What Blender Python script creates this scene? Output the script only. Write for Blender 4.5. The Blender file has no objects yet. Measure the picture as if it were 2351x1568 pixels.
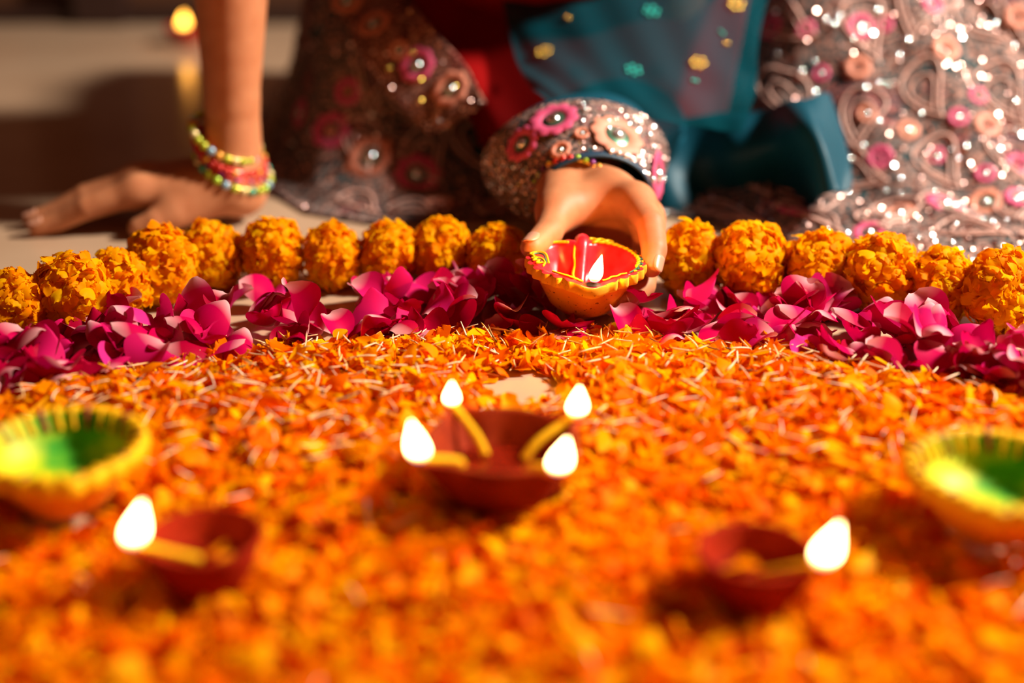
import bpy, bmesh, math, random
import numpy as np
from mathutils import Vector, Matrix, Euler, Quaternion

random.seed(11)
rng = np.random.default_rng(7)
PI = math.pi
S = bpy.context.scene
COL = S.collection

# ------------------------------------------------------------------ camera
CAM_H, PITCH, FPX, W, H = 0.337, math.radians(22.0), 3300.0, 2351, 1568
cam_d = bpy.data.cameras.new('camera')
cam = bpy.data.objects.new('camera', cam_d)
COL.objects.link(cam)
cam.location = (0, 0, CAM_H)
cam.rotation_euler = (PI / 2 - PITCH, 0, 0)
cam_d.sensor_width = 36
cam_d.lens = FPX * 36 / W
cam_d.clip_start = 0.02
cam_d.dof.use_dof = True
cam_d.dof.focus_distance = 0.885
cam_d.dof.aperture_fstop = 2.0
S.camera = cam

# ------------------------------------------------------------------ light and exposure
S.view_settings.view_transform = 'Standard'
S.view_settings.look = 'None'
S.view_settings.exposure = 0.0
S.view_settings.gamma = 1.0
S.view_settings.use_curve_mapping = False
S.cycles.use_denoising = True
S.cycles.max_bounces = 8
S.cycles.sample_clamp_indirect = 6.0
wd = bpy.data.worlds.new('world')
S.world = wd
wd.use_nodes = True
wd.node_tree.nodes['Background'].inputs[0].default_value = (0.34, 0.10, 0.045, 1)
wd.node_tree.nodes['Background'].inputs[1].default_value = 0.26


def area_light(name, loc, target, size, power, color):
    d = bpy.data.lights.new(name, 'AREA')
    d.shape = 'DISK'
    d.size = size
    d.energy = power
    d.color = color
    o = bpy.data.objects.new(name, d)
    COL.objects.link(o)
    o.location = loc
    o.rotation_euler = (Vector(target) - Vector(loc)).to_track_quat('-Z', 'Y').to_euler()
    return o


area_light('key_light', (1.42, 0.99, 1.30), (0.05, 0.85, 0.0), 0.24, 104, (1.0, 0.92, 0.80))

# ------------------------------------------------------------------ helpers: points
cp, sp_ = math.cos(PITCH), math.sin(PITCH)


def ray(px, py):
    a, b = (px - W / 2) / FPX, (H / 2 - py) / FPX
    return np.array([a, cp + b * sp_, -sp_ + b * cp])


def gp(px, py, z=0.0):
    d = ray(px, py)
    t = (z - CAM_H) / d[2]
    return np.array([0, 0, CAM_H]) + d * t


def pt(px, py, Y):
    d = ray(px, py)
    return np.array([0, 0, CAM_H]) + d * (Y / d[1])


def ss(a, b, x):
    t = np.clip((x - a) / (b - a), 0, 1)
    return t * t * (3 - 2 * t)


# ------------------------------------------------------------------ helpers: objects
def empty(name, loc=(0, 0, 0), rot=(0, 0, 0)):
    o = bpy.data.objects.new(name, None)
    o.empty_display_size = 0.01
    o.location = loc
    o.rotation_euler = rot
    COL.objects.link(o)
    return o


def tag(o, label=None, cat=None, group=None, kind=None):
    if label:
        o['label'] = label
    if cat:
        o['category'] = cat
    if group:
        o['group'] = group
    if kind:
        o['kind'] = kind
    return o


def mesh_np(name, v, f, smooth=True, attrs=None):
    """mesh from an array of verts and a list or array of faces (same length each)"""
    me = bpy.data.meshes.new(name)
    v = np.asarray(v, dtype=np.float32)
    f = np.asarray(f, dtype=np.int32)
    n, k = f.shape
    me.vertices.add(len(v))
    me.vertices.foreach_set('co', v.ravel())
    me.loops.add(n * k)
    me.loops.foreach_set('vertex_index', f.ravel())
    me.polygons.add(n)
    me.polygons.foreach_set('loop_start', np.arange(0, n * k, k, dtype=np.int32))
    me.polygons.foreach_set('use_smooth', np.full(n, smooth))
    me.update(calc_edges=True)
    for an, av in (attrs or {}).items():
        a = me.attributes.new(an, 'FLOAT', 'POINT')
        a.data.foreach_set('value', np.asarray(av, dtype=np.float32))
    return me


def obj(name, me, mat=None, parent=None, loc=None, rot=None):
    o = bpy.data.objects.new(name, me)
    COL.objects.link(o)
    if mat is not None and not me.materials:
        me.materials.append(mat)
    if parent is not None:
        o.parent = parent
    if loc is not None:
        o.location = loc
    if rot is not None:
        o.rotation_euler = rot
    return o


def grid_faces(nu, nv, wrap_v=False, off=0):
    """verts laid out index = i*nv + j"""
    i, j = np.meshgrid(np.arange(nu - 1), np.arange(nv if wrap_v else nv - 1), indexing='ij')
    j2 = (j + 1) % nv
    f = np.stack([i * nv + j, i * nv + j2, (i + 1) * nv + j2, (i + 1) * nv + j], -1).reshape(-1, 4)
    return f + off


def merge(parts):
    vs, fs, o = [], [], 0
    for v, f in parts:
        vs.append(np.asarray(v))
        fs.append(np.asarray(f) + o)
        o += len(v)
    return np.concatenate(vs), np.concatenate(fs)


def tube(path, r, n=8, taper=None):
    """tube of quads along a path, ends closed by shrinking to a point"""
    p = np.asarray(path, float)
    m = len(p)
    rr = np.full(m, r) if np.isscalar(r) else np.asarray(r, float)
    p = np.concatenate([p[:1], p, p[-1:]])
    rr = np.concatenate([[rr[0] * 0.02], rr, [rr[-1] * 0.02]])
    t = np.gradient(p, axis=0)
    t[0], t[-1] = t[1], t[-2]
    t /= np.linalg.norm(t, axis=1)[:, None] + 1e-12
    up = np.array([0, 0, 1.0])
    if abs(t[0] @ up) > 0.9:
        up = np.array([1.0, 0, 0])
    vs = []
    a = np.linspace(0, 2 * PI, n, endpoint=False)
    nrm = np.cross(t[0], up)
    nrm /= np.linalg.norm(nrm)
    for k in range(m + 2):
        nrm = nrm - t[k] * (nrm @ t[k])
        nrm /= np.linalg.norm(nrm) + 1e-12
        b = np.cross(t[k], nrm)
        vs.append(p[k] + rr[k] * (np.cos(a)[:, None] * nrm + np.sin(a)[:, None] * b))
    return np.concatenate(vs), grid_faces(m + 2, n, True)


def catmull(P, n):
    """resample rows of control points P (m,...) to n samples"""
    P = np.asarray(P, float)
    m = len(P)
    u = np.linspace(0, m - 1, n)
    i = np.clip(u.astype(int), 0, m - 2)
    t = (u - i).reshape((-1,) + (1,) * (P.ndim - 1))
    g = lambda k: P[np.clip(k, 0, m - 1)]
    p0, p1, p2, p3 = g(i - 1), g(i), g(i + 1), g(i + 2)
    return 0.5 * (2 * p1 + (p2 - p0) * t + (2 * p0 - 5 * p1 + 4 * p2 - p3) * t * t + (3 * p1 - p0 - 3 * p2 + p3) * t ** 3)


def patch(ctrl, nu, nv):
    P = catmull(np.asarray(ctrl, float), nu)
    P = np.swapaxes(catmull(np.swapaxes(P, 0, 1), nv), 0, 1)
    return P


def normals_of(P):
    du = np.gradient(P, axis=0)
    dv = np.gradient(P, axis=1)
    n = np.cross(dv, du)
    n /= np.linalg.norm(n, axis=-1)[..., None] + 1e-12
    return n


def vnoise(x, y, seed=0, scale=1.0):
    """cheap smooth pseudo noise from sines"""
    r = np.random.default_rng(seed)
    out = 0
    for k in range(6):
        a, b, c = r.uniform(-1, 1, 3) * 3 + np.sign(r.uniform(-1, 1, 3))
        out = out + np.sin((a * x + b * y) * scale + c * 5)
    return out / 6


# ------------------------------------------------------------------ helpers: materials
def mat(name, color=(0.5, 0.5, 0.5), rough=0.6, **kw):
    m = bpy.data.materials.new(name)
    m.use_nodes = True
    b = m.node_tree.nodes['Principled BSDF']
    b.inputs['Base Color'].default_value = (*color, 1)
    b.inputs['Roughness'].default_value = rough
    for k, v in kw.items():
        b.inputs[k.replace('_', ' ')].default_value = v
    return m


def N(m, typ, **kw):
    n = m.node_tree.nodes.new(typ)
    for k, v in kw.items():
        setattr(n, k, v)
    return n


def L(m, a, b):
    m.node_tree.links.new(a, b)


def B(m):
    return m.node_tree.nodes['Principled BSDF']


def ramp(m, fac, stops, interp='LINEAR'):
    r = N(m, 'ShaderNodeValToRGB')
    r.color_ramp.interpolation = interp
    e = r.color_ramp.elements
    while len(e) < len(stops):
        e.new(0.5)
    for k, (p, c) in enumerate(stops):
        e[k].position = p
        e[k].color = (*c, 1)
    L(m, fac, r.inputs['Fac'])
    return r.outputs['Color']


def noise(m, scale, detail=3, coord='Object', rough=0.5):
    tc = N(m, 'ShaderNodeTexCoord')
    n = N(m, 'ShaderNodeTexNoise')
    n.inputs['Scale'].default_value = scale
    n.inputs['Detail'].default_value = detail
    n.inputs['Roughness'].default_value = rough
    L(m, tc.outputs[coord], n.inputs['Vector'])
    return n.outputs['Fac']


def bump(m, height, strength=0.3, dist=0.001):
    b = N(m, 'ShaderNodeBump')
    b.inputs['Strength'].default_value = strength
    b.inputs['Distance'].default_value = dist
    L(m, height, b.inputs['Height'])
    L(m, b.outputs['Normal'], B(m).inputs['Normal'])


def mixc(m, fac, a, b, blend='MIX'):
    n = N(m, 'ShaderNodeMix', data_type='RGBA', blend_type=blend)
    for sock, v in ((n.inputs[0], fac), (n.inputs[6], a), (n.inputs[7], b)):
        if hasattr(v, 'links') or isinstance(v, bpy.types.NodeSocket):
            L(m, v, sock)
        elif isinstance(v, (int, float)):
            sock.default_value = v
        else:
            sock.default_value = (*v, 1)
    return n.outputs[2]


def petal_mat(name, lo, mid, hi, base=None, trans=0.42):
    """thin petal: diffuse plus translucent, tint by the point attribute rnd, pale base by the attribute along"""
    m = bpy.data.materials.new(name)
    m.use_nodes = True
    nt = m.node_tree
    b = B(m)
    b.inputs['Roughness'].default_value = 0.5
    b.inputs['Specular IOR Level'].default_value = 0.03
    a = N(m, 'ShaderNodeAttribute', attribute_name='rnd')
    c = ramp(m, a.outputs['Fac'], [(0.0, lo), (0.5, mid), (1.0, hi)])
    if base:
        al = N(m, 'ShaderNodeAttribute', attribute_name='along')
        f = ramp(m, al.outputs['Fac'], [(0.0, (1, 1, 1)), (base[1], (0, 0, 0))])
        c = mixc(m, f, c, base[0])
    nz = noise(m, 900, 2)
    c = mixc(m, 0.12, c, ramp(m, nz, [(0.35, (0.25, 0.25, 0.25)), (0.65, (1, 1, 1))]), 'MULTIPLY')
    L(m, c, b.inputs['Base Color'])
    tr = N(m, 'ShaderNodeBsdfTranslucent')
    L(m, c, tr.inputs['Color'])
    mx = N(m, 'ShaderNodeMixShader')
    mx.inputs[0].default_value = trans
    L(m, b.outputs[0], mx.inputs[1])
    L(m, tr.outputs[0], mx.inputs[2])
    L(m, mx.outputs[0], nt.nodes['Material Output'].inputs['Surface'])
    return m


M = {}
M['floor'] = mat('beige_floor', (0.56, 0.40, 0.28), 0.2)
L(M['floor'], ramp(M['floor'], noise(M['floor'], 9, 4), [(0.3, (0.47, 0.295, 0.18)), (0.7, (0.53, 0.35, 0.222))]), B(M['floor']).inputs['Base Color'])
bump(M['floor'], noise(M['floor'], 500, 2), 0.06, 0.0003)
M['wall'] = mat('brown_wall', (0.10, 0.035, 0.012), 0.6)
L(M['wall'], ramp(M['wall'], noise(M['wall'], 3, 3), [(0.3, (0.05, 0.014, 0.004)), (0.7, (0.10, 0.032, 0.008))]), B(M['wall']).inputs['Base Color'])
M['dark_wood'] = mat('dark_wood', (0.025, 0.008, 0.005), 0.45)
M['orange_petal'] = petal_mat('orange_petal', (0.95, 0.125, 0.0003), (0.98, 0.29, 0.0005), (0.99, 0.53, 0.001))
M['head_petal'] = petal_mat('marigold_petal', (0.99, 0.29, 0.001), (0.99, 0.44, 0.001), (0.99, 0.58, 0.003), None, 0.52)
M['rose_petal'] = petal_mat('rose_petal', (0.33, 0.001, 0.014), (0.60, 0.001, 0.078), (0.76, 0.03, 0.24), base=((0.86, 0.42, 0.42), 0.33), trans=0.26)
M['sliver'] = mat('cream_sliver', (0.80, 0.62, 0.42), 0.5)
_a = N(M['sliver'], 'ShaderNodeAttribute', attribute_name='rnd')
L(M['sliver'], ramp(M['sliver'], _a.outputs['Fac'], [(0.0, (0.86, 0.66, 0.44)), (0.75, (0.85, 0.50, 0.18)), (0.86, (0.80, 0.40, 0.06)), (1.0, (0.05, 0.03, 0.02))]), B(M['sliver']).inputs['Base Color'])

# skin
M['skin'] = mat('skin', (0.52, 0.235, 0.115), 0.55)
sk = M['skin']
L(sk, ramp(sk, noise(sk, 60, 4), [(0.3, (0.46, 0.155, 0.062)), (0.7, (0.55, 0.215, 0.095))]), B(sk).inputs['Base Color'])
B(sk).inputs['Subsurface Weight'].default_value = 0.25
B(sk).inputs['Subsurface Radius'].default_value = (1.0, 0.3, 0.12)
B(sk).inputs['Subsurface Scale'].default_value = 0.006
bump(sk, noise(sk, 700, 3), 0.10, 0.0005)
B(sk).inputs['Specular IOR Level'].default_value = 0.3
M['nail'] = mat('fingernail', (0.58, 0.26, 0.16), 0.32)
M['hair'] = mat('dark_hair', (0.012, 0.008, 0.006), 0.4)


def terracotta(name, lo, hi, rough=0.75):
    m = mat(name, lo, rough)
    n1 = noise(m, 70, 5)
    c = ramp(m, n1, [(0.3, lo), (0.7, hi)])
    n2 = noise(m, 420, 2)
    spots = ramp(m, n2, [(0.28, (0.35, 0.22, 0.18)), (0.36, (1, 1, 1))])
    L(m, mixc(m, 1.0, c, spots, 'MULTIPLY'), B(m).inputs['Base Color'])
    bump(m, n1, 0.3, 0.0006)
    B(m).inputs['Specular IOR Level'].default_value = 0.15
    return m


M['clay_orange'] = terracotta('orange_clay', (0.84, 0.27, 0.010), (0.92, 0.36, 0.018))
M['clay_ochre'] = terracotta('ochre_clay', (0.84, 0.36, 0.016), (0.92, 0.50, 0.03))
M['clay_red'] = terracotta('red_clay', (0.24, 0.010, 0.002), (0.34, 0.022, 0.003))
B(M['clay_red']).inputs['Specular IOR Level'].default_value = 0.05
M['clay_dark'] = terracotta('dark_red_clay', (0.19, 0.015, 0.002), (0.27, 0.026, 0.003))
B(M['clay_dark']).inputs['Specular IOR Level'].default_value = 0.08
M['red_paint'] = mat('red_paint', (0.80, 0.010, 0.022), 0.3)
L(M['red_paint'], ramp(M['red_paint'], noise(M['red_paint'], 160, 3), [(0.3, (0.70, 0.006, 0.012)), (0.7, (0.86, 0.02, 0.04))]), B(M['red_paint']).inputs['Base Color'])
bump(M['red_paint'], noise(M['red_paint'], 260, 2), 0.3, 0.0006)
M['yellow_paint'] = mat('yellow_paint', (0.84, 0.43, 0.004), 0.5, Specular_IOR_Level=0.15)
M['green_line'] = mat('dark_green_paint', (0.01, 0.10, 0.05), 0.4)
M['dark_red_line'] = mat('dark_red_paint', (0.30, 0.015, 0.008), 0.4)
M['soot'] = mat('soot', (0.03, 0.012, 0.006), 0.7)
M['wick'] = mat('cotton_wick', (0.76, 0.40, 0.004), 0.8, Specular_IOR_Level=0.1)
M['wick_tip'] = mat('charred_wick', (0.20, 0.06, 0.01), 0.8)
M['oil'] = mat('lamp_oil', (0.16, 0.008, 0.002), 0.12)
M['oil'].node_tree.nodes['Principled BSDF'].inputs['Coat Weight'].default_value = 0.5


def green_bowl_mat(name):
    """inside of the painted lamp: green brushed into yellow"""
    m = mat(name, (0.1, 0.3, 0.02), 0.5)
    B(m).inputs['Specular IOR Level'].default_value = 0.25
    tc = N(m, 'ShaderNodeTexCoord')
    sep = N(m, 'ShaderNodeSeparateXYZ')
    L(m, tc.outputs['Object'], sep.inputs[0])
    n = noise(m, 45, 3)
    mx = N(m, 'ShaderNodeMath', operation='MULTIPLY_ADD')
    L(m, sep.outputs['X'], mx.inputs[0])
    mx.inputs[1].default_value = 7.0
    L(m, n, mx.inputs[2])
    c = ramp(m, mx.outputs[0], [(0.22, (0.80, 0.62, 0.004)), (0.46, (0.42, 0.52, 0.006)), (0.66, (0.06, 0.34, 0.02)), (0.9, (0.01, 0.15, 0.01))])
    L(m, c, B(m).inputs['Base Color'])
    bump(m, noise(m, 200, 2), 0.2, 0.0006)
    return m


M['green_bowl'] = green_bowl_mat('green_yellow_paint')


def flame_mat(name, strength, tip=(1.0, 0.66, 0.26), low=(1.0, 0.45, 0.10)):
    m = bpy.data.materials.new(name)
    m.use_nodes = True
    nt = m.node_tree
    nt.nodes.remove(B(m))
    al = N(m, 'ShaderNodeAttribute', attribute_name='along')
    c = ramp(m, al.outputs['Fac'], [(0.0, (0.10, 0.14, 0.9)), (0.14, low), (0.3, tip), (1.0, tip)])
    st = ramp(m, al.outputs['Fac'], [(0.0, (0.02,) * 3), (0.16, (0.25,) * 3), (0.30, (1, 1, 1)), (1.0, (1, 1, 1))])
    mu = N(m, 'ShaderNodeMath', operation='MULTIPLY')
    L(m, st, mu.inputs[0])
    mu.inputs[1].default_value = strength
    e = N(m, 'ShaderNodeEmission')
    L(m, c, e.inputs['Color'])
    L(m, mu.outputs[0], e.inputs['Strength'])
    t = N(m, 'ShaderNodeBsdfTransparent')
    op = ramp(m, al.outputs['Fac'], [(0.0, (0.25,) * 3), (0.22, (0.7,) * 3), (0.32, (1, 1, 1))])
    mx = N(m, 'ShaderNodeMixShader')
    L(m, op, mx.inputs[0])
    L(m, t.outputs[0], mx.inputs[1])
    L(m, e.outputs[0], mx.inputs[2])
    L(m, mx.outputs[0], nt.nodes['Material Output'].inputs['Surface'])
    return m


M['flame'] = flame_mat('flame', 26.0)
M['far_flame'] = flame_mat('far_flame', 14.0, (1.0, 0.42, 0.05))


def cloth(name, base, rough=0.6, sheen=0.3, bscale=900):
    m = mat(name, base, rough)
    B(m).inputs['Sheen Weight'].default_value = sheen
    B(m).inputs['Sheen Tint'].default_value = (*base, 1)
    bump(m, noise(m, bscale, 2), 0.2, 0.0005)
    return m


def embroidered(name, thread_a, thread_b, ground, scale=26):
    """dense metallic thread in winding leaf-shaped fields on a teal ground"""
    m = mat(name, thread_a, 0.45)
    tc = N(m, 'ShaderNodeTexCoord')
    wn = N(m, 'ShaderNodeTexNoise')
    wn.inputs['Scale'].default_value = scale * 0.9
    wn.inputs['Detail'].default_value = 2
    L(m, tc.outputs['Object'], wn.inputs['Vector'])
    va = N(m, 'ShaderNodeVectorMath', operation='SCALE')
    L(m, wn.outputs['Color'], va.inputs[0])
    va.inputs['Scale'].default_value = 0.7 / scale
    vb = N(m, 'ShaderNodeVectorMath', operation='ADD')
    L(m, tc.outputs['Object'], vb.inputs[0])
    L(m, va.outputs[0], vb.inputs[1])
    mp = N(m, 'ShaderNodeMapping')
    mp.inputs['Rotation'].default_value = (0.5, 0.3, 0.7)
    mp.inputs['Scale'].default_value = (0.55, 1.25, 1.0)
    L(m, vb.outputs[0], mp.inputs['Vector'])
    v = N(m, 'ShaderNodeTexVoronoi', feature='DISTANCE_TO_EDGE')
    v.inputs['Scale'].default_value = scale
    L(m, mp.outputs[0], v.inputs['Vector'])
    mul = N(m, 'ShaderNodeMath', operation='MULTIPLY')
    L(m, v.outputs['Distance'], mul.inputs[0])
    mul.inputs[1].default_value = 48.0
    w = N(m, 'ShaderNodeMath', operation='SINE')
    L(m, mul.outputs[0], w.inputs[0])
    rings = ramp(m, w.outputs[0], [(0.0, (0.5, 0.5, 0.5)), (0.5, (1, 1, 1))])
    bd = N(m, 'ShaderNodeTexVoronoi', feature='F1')
    bd.inputs['Scale'].default_value = 330
    L(m, tc.outputs['Object'], bd.inputs['Vector'])
    thr = ramp(m, bd.outputs['Distance'], [(0.15, thread_a), (0.55, thread_b), (0.80, ground)])
    gaps = ramp(m, v.outputs['Distance'], [(0.012, (0, 0, 0)), (0.035, (1, 1, 1))])
    fl2 = mixc(m, 1.0, rings, gaps, 'MULTIPLY')
    c = mixc(m, fl2, ground, thr)
    pn = noise(m, scale * 1.1, 1)
    c = mixc(m, ramp(m, pn, [(0.60, (0, 0, 0)), (0.66, (0.55, 0.55, 0.55))]), c, mixc(m, 1.0, c, (1.0, 0.38, 0.55), 'MULTIPLY'))
    L(m, c, B(m).inputs['Base Color'])
    bump(m, bd.outputs['Distance'], -0.8, 0.001)
    B(m).inputs['Roughness'].default_value = 0.75
    B(m).inputs['Specular IOR Level'].default_value = 0.15
    return m


M['skirt'] = embroidered('embroidered_skirt', (0.58, 0.30, 0.24), (0.28, 0.14, 0.105), (0.004, 0.05, 0.058), 18)
M['border'] = embroidered('embroidered_border', (0.62, 0.30, 0.20), (0.34, 0.14, 0.09), (0.03, 0.006, 0.01), 34)
M['cuff'] = embroidered('embroidered_cuff', (0.66, 0.37, 0.29), (0.32, 0.16, 0.12), (0.004, 0.05, 0.058), 75)
M['teal'] = cloth('teal_satin', (0.0005, 0.048, 0.075), 0.5, 0.02)
B(M['teal']).inputs['Specular IOR Level'].default_value = 0.2
M['navy'] = cloth('navy_lining', (0.006, 0.035, 0.07), 0.5)
M['maroon'] = cloth('maroon_cloth', (0.21, 0.0015, 0.0015), 0.8, 0.0)
B(M['maroon']).inputs['Specular IOR Level'].default_value = 0.05
M['pink_thread'] = cloth('pink_thread', (0.62, 0.07, 0.17), 0.6, 0.3, 1500)
M['peach_thread'] = cloth('peach_thread', (0.66, 0.23, 0.14), 0.6, 0.3, 1500)
M['green_sequin'] = mat('green_sequin', (0.10, 0.22, 0.14), 0.3, Metallic=0.7)
M['sequin'] = mat('rose_gold_sequin', (0.84, 0.50, 0.43), 0.24, Metallic=1.0)
M['silver'] = mat('silver_sequin', (0.95, 0.98, 0.97), 0.22, Metallic=1.0)
M['crystal'] = mat('clear_rhinestone', (0.92, 0.97, 0.96), 0.12, Metallic=0.85)
M['gold_bead'] = mat('gold_bead', (0.80, 0.50, 0.10), 0.22, Metallic=1.0)
M['teal_bead'] = mat('teal_bead', (0.02, 0.42, 0.34), 0.25, Metallic=0.6)


def sheer(name, base, alpha):
    m = cloth(name, base, 0.8, 0.0)
    B(m).inputs['Specular IOR Level'].default_value = 0.03
    t = N(m, 'ShaderNodeBsdfTransparent')
    mx = N(m, 'ShaderNodeMixShader')
    mx.inputs[0].default_value = alpha
    L(m, t.outputs[0], mx.inputs[1])
    L(m, B(m).outputs[0], mx.inputs[2])
    L(m, mx.outputs[0], m.node_tree.nodes['Material Output'].inputs['Surface'])
    return m


M['dupatta'] = sheer('sheer_teal_net', (0.0006, 0.045, 0.060), 0.5)

# ================================================================== the setting
v = np.array([[-3, -1, 0], [3, -1, 0], [3, 4, 0], [-3, 4, 0]], float)
tag(obj('floor', mesh_np('floor', v, [[0, 1, 2, 3]], False), M['floor']), 'beige polished floor under the flower pattern', None, None, 'structure')


def box(x0, x1, y0, y1, z0, z1, bevel=0.0):
    bm = bmesh.new()
    bmesh.ops.create_cube(bm, size=1)
    for q in bm.verts:
        q.co = Vector((x0 + (q.co.x + .5) * (x1 - x0), y0 + (q.co.y + .5) * (y1 - y0), z0 + (q.co.z + .5) * (z1 - z0)))
    if bevel:
        bmesh.ops.bevel(bm, geom=bm.edges[:], offset=bevel, segments=2, affect='EDGES')
    me = bpy.data.meshes.new('box')
    bm.to_mesh(me)
    bm.free()
    return me


tag(obj('wall_back', box(-3, 3, 2.03, 2.15, 0, 2.6), M['wall']), 'dark brown wall at the back of the room', None, None, 'structure')
tag(obj('baseboard_back', box(-3, 3, 2.0, 2.03, 0, 0.022, 0.004), M['dark_wood']), 'dark baseboard along the back wall', None, None, 'structure')
tag(obj('trim_1', box(-0.60, -0.53, 1.985, 2.03, 0, 2.2, 0.004), M['dark_wood']), 'dark upright wooden trim on the back wall', None, None, 'structure')
tag(obj('trim_2', box(-0.93, -0.86, 1.985, 2.03, 0, 2.2, 0.004), M['dark_wood']), 'dark upright wooden trim nearer the corner', None, None, 'structure')


# ================================================================== implicit surfaces for the body
def surface_nets(F, org, h):
    s = F < 0
    nx, ny, nz = F.shape
    c = np.zeros((nx - 1, ny - 1, nz - 1), np.int8)
    for dx in (0, 1):
        for dy in (0, 1):
            for dz in (0, 1):
                c += s[dx:nx - 1 + dx, dy:ny - 1 + dy, dz:nz - 1 + dz]
    cells = np.argwhere((c > 0) & (c < 8))
    idx = np.full(c.shape, -1, np.int64)
    idx[cells[:, 0], cells[:, 1], cells[:, 2]] = np.arange(len(cells))
    acc = np.zeros((len(cells), 3))
    cnt = np.zeros(len(cells))
    corners = [(a, b, d) for a in (0, 1) for b in (0, 1) for d in (0, 1)]
    for p in corners:
        for ax in range(3):
            if p[ax] == 1:
                continue
            q = list(p)
            q[ax] = 1
            fa = F[cells[:, 0] + p[0], cells[:, 1] + p[1], cells[:, 2] + p[2]]
            fb = F[cells[:, 0] + q[0], cells[:, 1] + q[1], cells[:, 2] + q[2]]
            m = (fa < 0) != (fb < 0)
            t = np.where(m, fa / np.where(m, fa - fb, 1), 0)
            pos = np.tile(np.array(p, float), (len(cells), 1))
            pos[:, ax] = t
            acc[m] += pos[m]
            cnt[m] += 1
    V = (cells + acc / cnt[:, None]) * h + org
    faces = []
    for ax in range(3):
        o1, o2 = [(1, 2), (2, 0), (0, 1)][ax]
        sl_a = [slice(1, -1)] * 3
        sl_b = [slice(1, -1)] * 3
        sl_a[ax] = slice(0, -1)
        sl_b[ax] = slice(1, None)
        A, Bb = s[tuple(sl_a)], s[tuple(sl_b)]
        e = np.argwhere(A != Bb)
        inside = A[e[:, 0], e[:, 1], e[:, 2]]
        g = e.copy()
        for k in range(3):
            if k != ax:
                g[:, k] += 1
        def at(d1, d2):
            q = g.copy()
            q[:, o1] += d1
            q[:, o2] += d2
            return idx[q[:, 0], q[:, 1], q[:, 2]]
        quad = np.stack([at(-1, -1), at(0, -1), at(0, 0), at(-1, 0)], 1)
        quad[~inside] = quad[~inside][:, ::-1]
        faces.append(quad)
    Fq = np.concatenate(faces)
    Fq = Fq[(Fq >= 0).all(1)]
    return V, Fq


def smooth_verts(V, Fq, it=2, lam=0.5):
    e = np.concatenate([Fq[:, [0, 1]], Fq[:, [1, 2]], Fq[:, [2, 3]], Fq[:, [3, 0]]])
    e = np.concatenate([e, e[:, ::-1]])
    deg = np.bincount(e[:, 0], minlength=len(V)).astype(float)
    for _ in range(it):
        acc = np.stack([np.bincount(e[:, 0], V[e[:, 1], k], len(V)) for k in range(3)], 1)
        V = V + lam * (acc / np.maximum(deg, 1)[:, None] - V)
    return V


def smin(a, b, k):
    h = np.maximum(k - np.abs(a - b), 0) / k
    return np.minimum(a, b) - h * h * k * 0.25


class Field:
    def __init__(s, lo, hi, h):
        s.lo, s.h = np.array(lo, float), h
        s.n = np.ceil((np.array(hi) - s.lo) / h).astype(int) + 1
        ax = [s.lo[k] + h * np.arange(s.n[k]) for k in range(3)]
        s.X, s.Y, s.Z = np.meshgrid(*ax, indexing='ij', sparse=True)

    def blank(s):
        return np.full(s.n, 0.05, np.float32)

    def sl(s, pts, m):
        p = np.asarray(pts)
        a = np.clip(np.floor((p.min(0) - m - s.lo) / s.h).astype(int), 0, s.n - 1)
        b = np.clip(np.ceil((p.max(0) + m - s.lo) / s.h).astype(int) + 1, 1, s.n)
        return tuple(slice(i, j) for i, j in zip(a, b))

    def cone(s, D, a, b, ra, rb, k, flat=None):
        """round cone blended into D; flat=(axis, factor) squeezes the cross-section along axis"""
        a, b = np.asarray(a, float), np.asarray(b, float)
        c = s.sl([a, b], max(ra, rb) + 0.03)
        x, y, z = s.X[c[0]], s.Y[:, c[1]], s.Z[:, :, c[2]]
        ba = b - a
        L2 = ba @ ba + 1e-12
        px, py, pz = x - a[0], y - a[1], z - a[2]
        t = np.clip((px * ba[0] + py * ba[1] + pz * ba[2]) / L2, 0, 1)
        qx, qy, qz = px - t * ba[0], py - t * ba[1], pz - t * ba[2]
        d2 = qx * qx + qy * qy + qz * qz
        if flat is not None:
            ax, fac = np.asarray(flat[0], float), flat[1]
            ax = ax / np.linalg.norm(ax)
            dn = qx * ax[0] + qy * ax[1] + qz * ax[2]
            d2 = d2 + dn * dn * (fac * fac - 1)
        d = (np.sqrt(d2) - (ra + t * (rb - ra))).astype(np.float32)
        D[c] = smin(D[c], d, k)


def limb(F, D, pts, rad, k, flat=None):
    for i in range(len(pts) - 1):
        F.cone(D, pts[i], pts[i + 1], rad[i], rad[i + 1], k, flat)


def build_hand(F, palm_fn, fingers, web=0.009):
    P = F.blank()
    palm_fn(P)
    out = P.copy()
    for pts, rad in fingers:
        D = F.blank()
        limb(F, D, pts, rad, 0.0012)
        out = np.minimum(out, smin(P, D, web))
    V, Q = surface_nets(out, F.lo, F.h)
    return smooth_verts(V, Q, 7), Q


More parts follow.
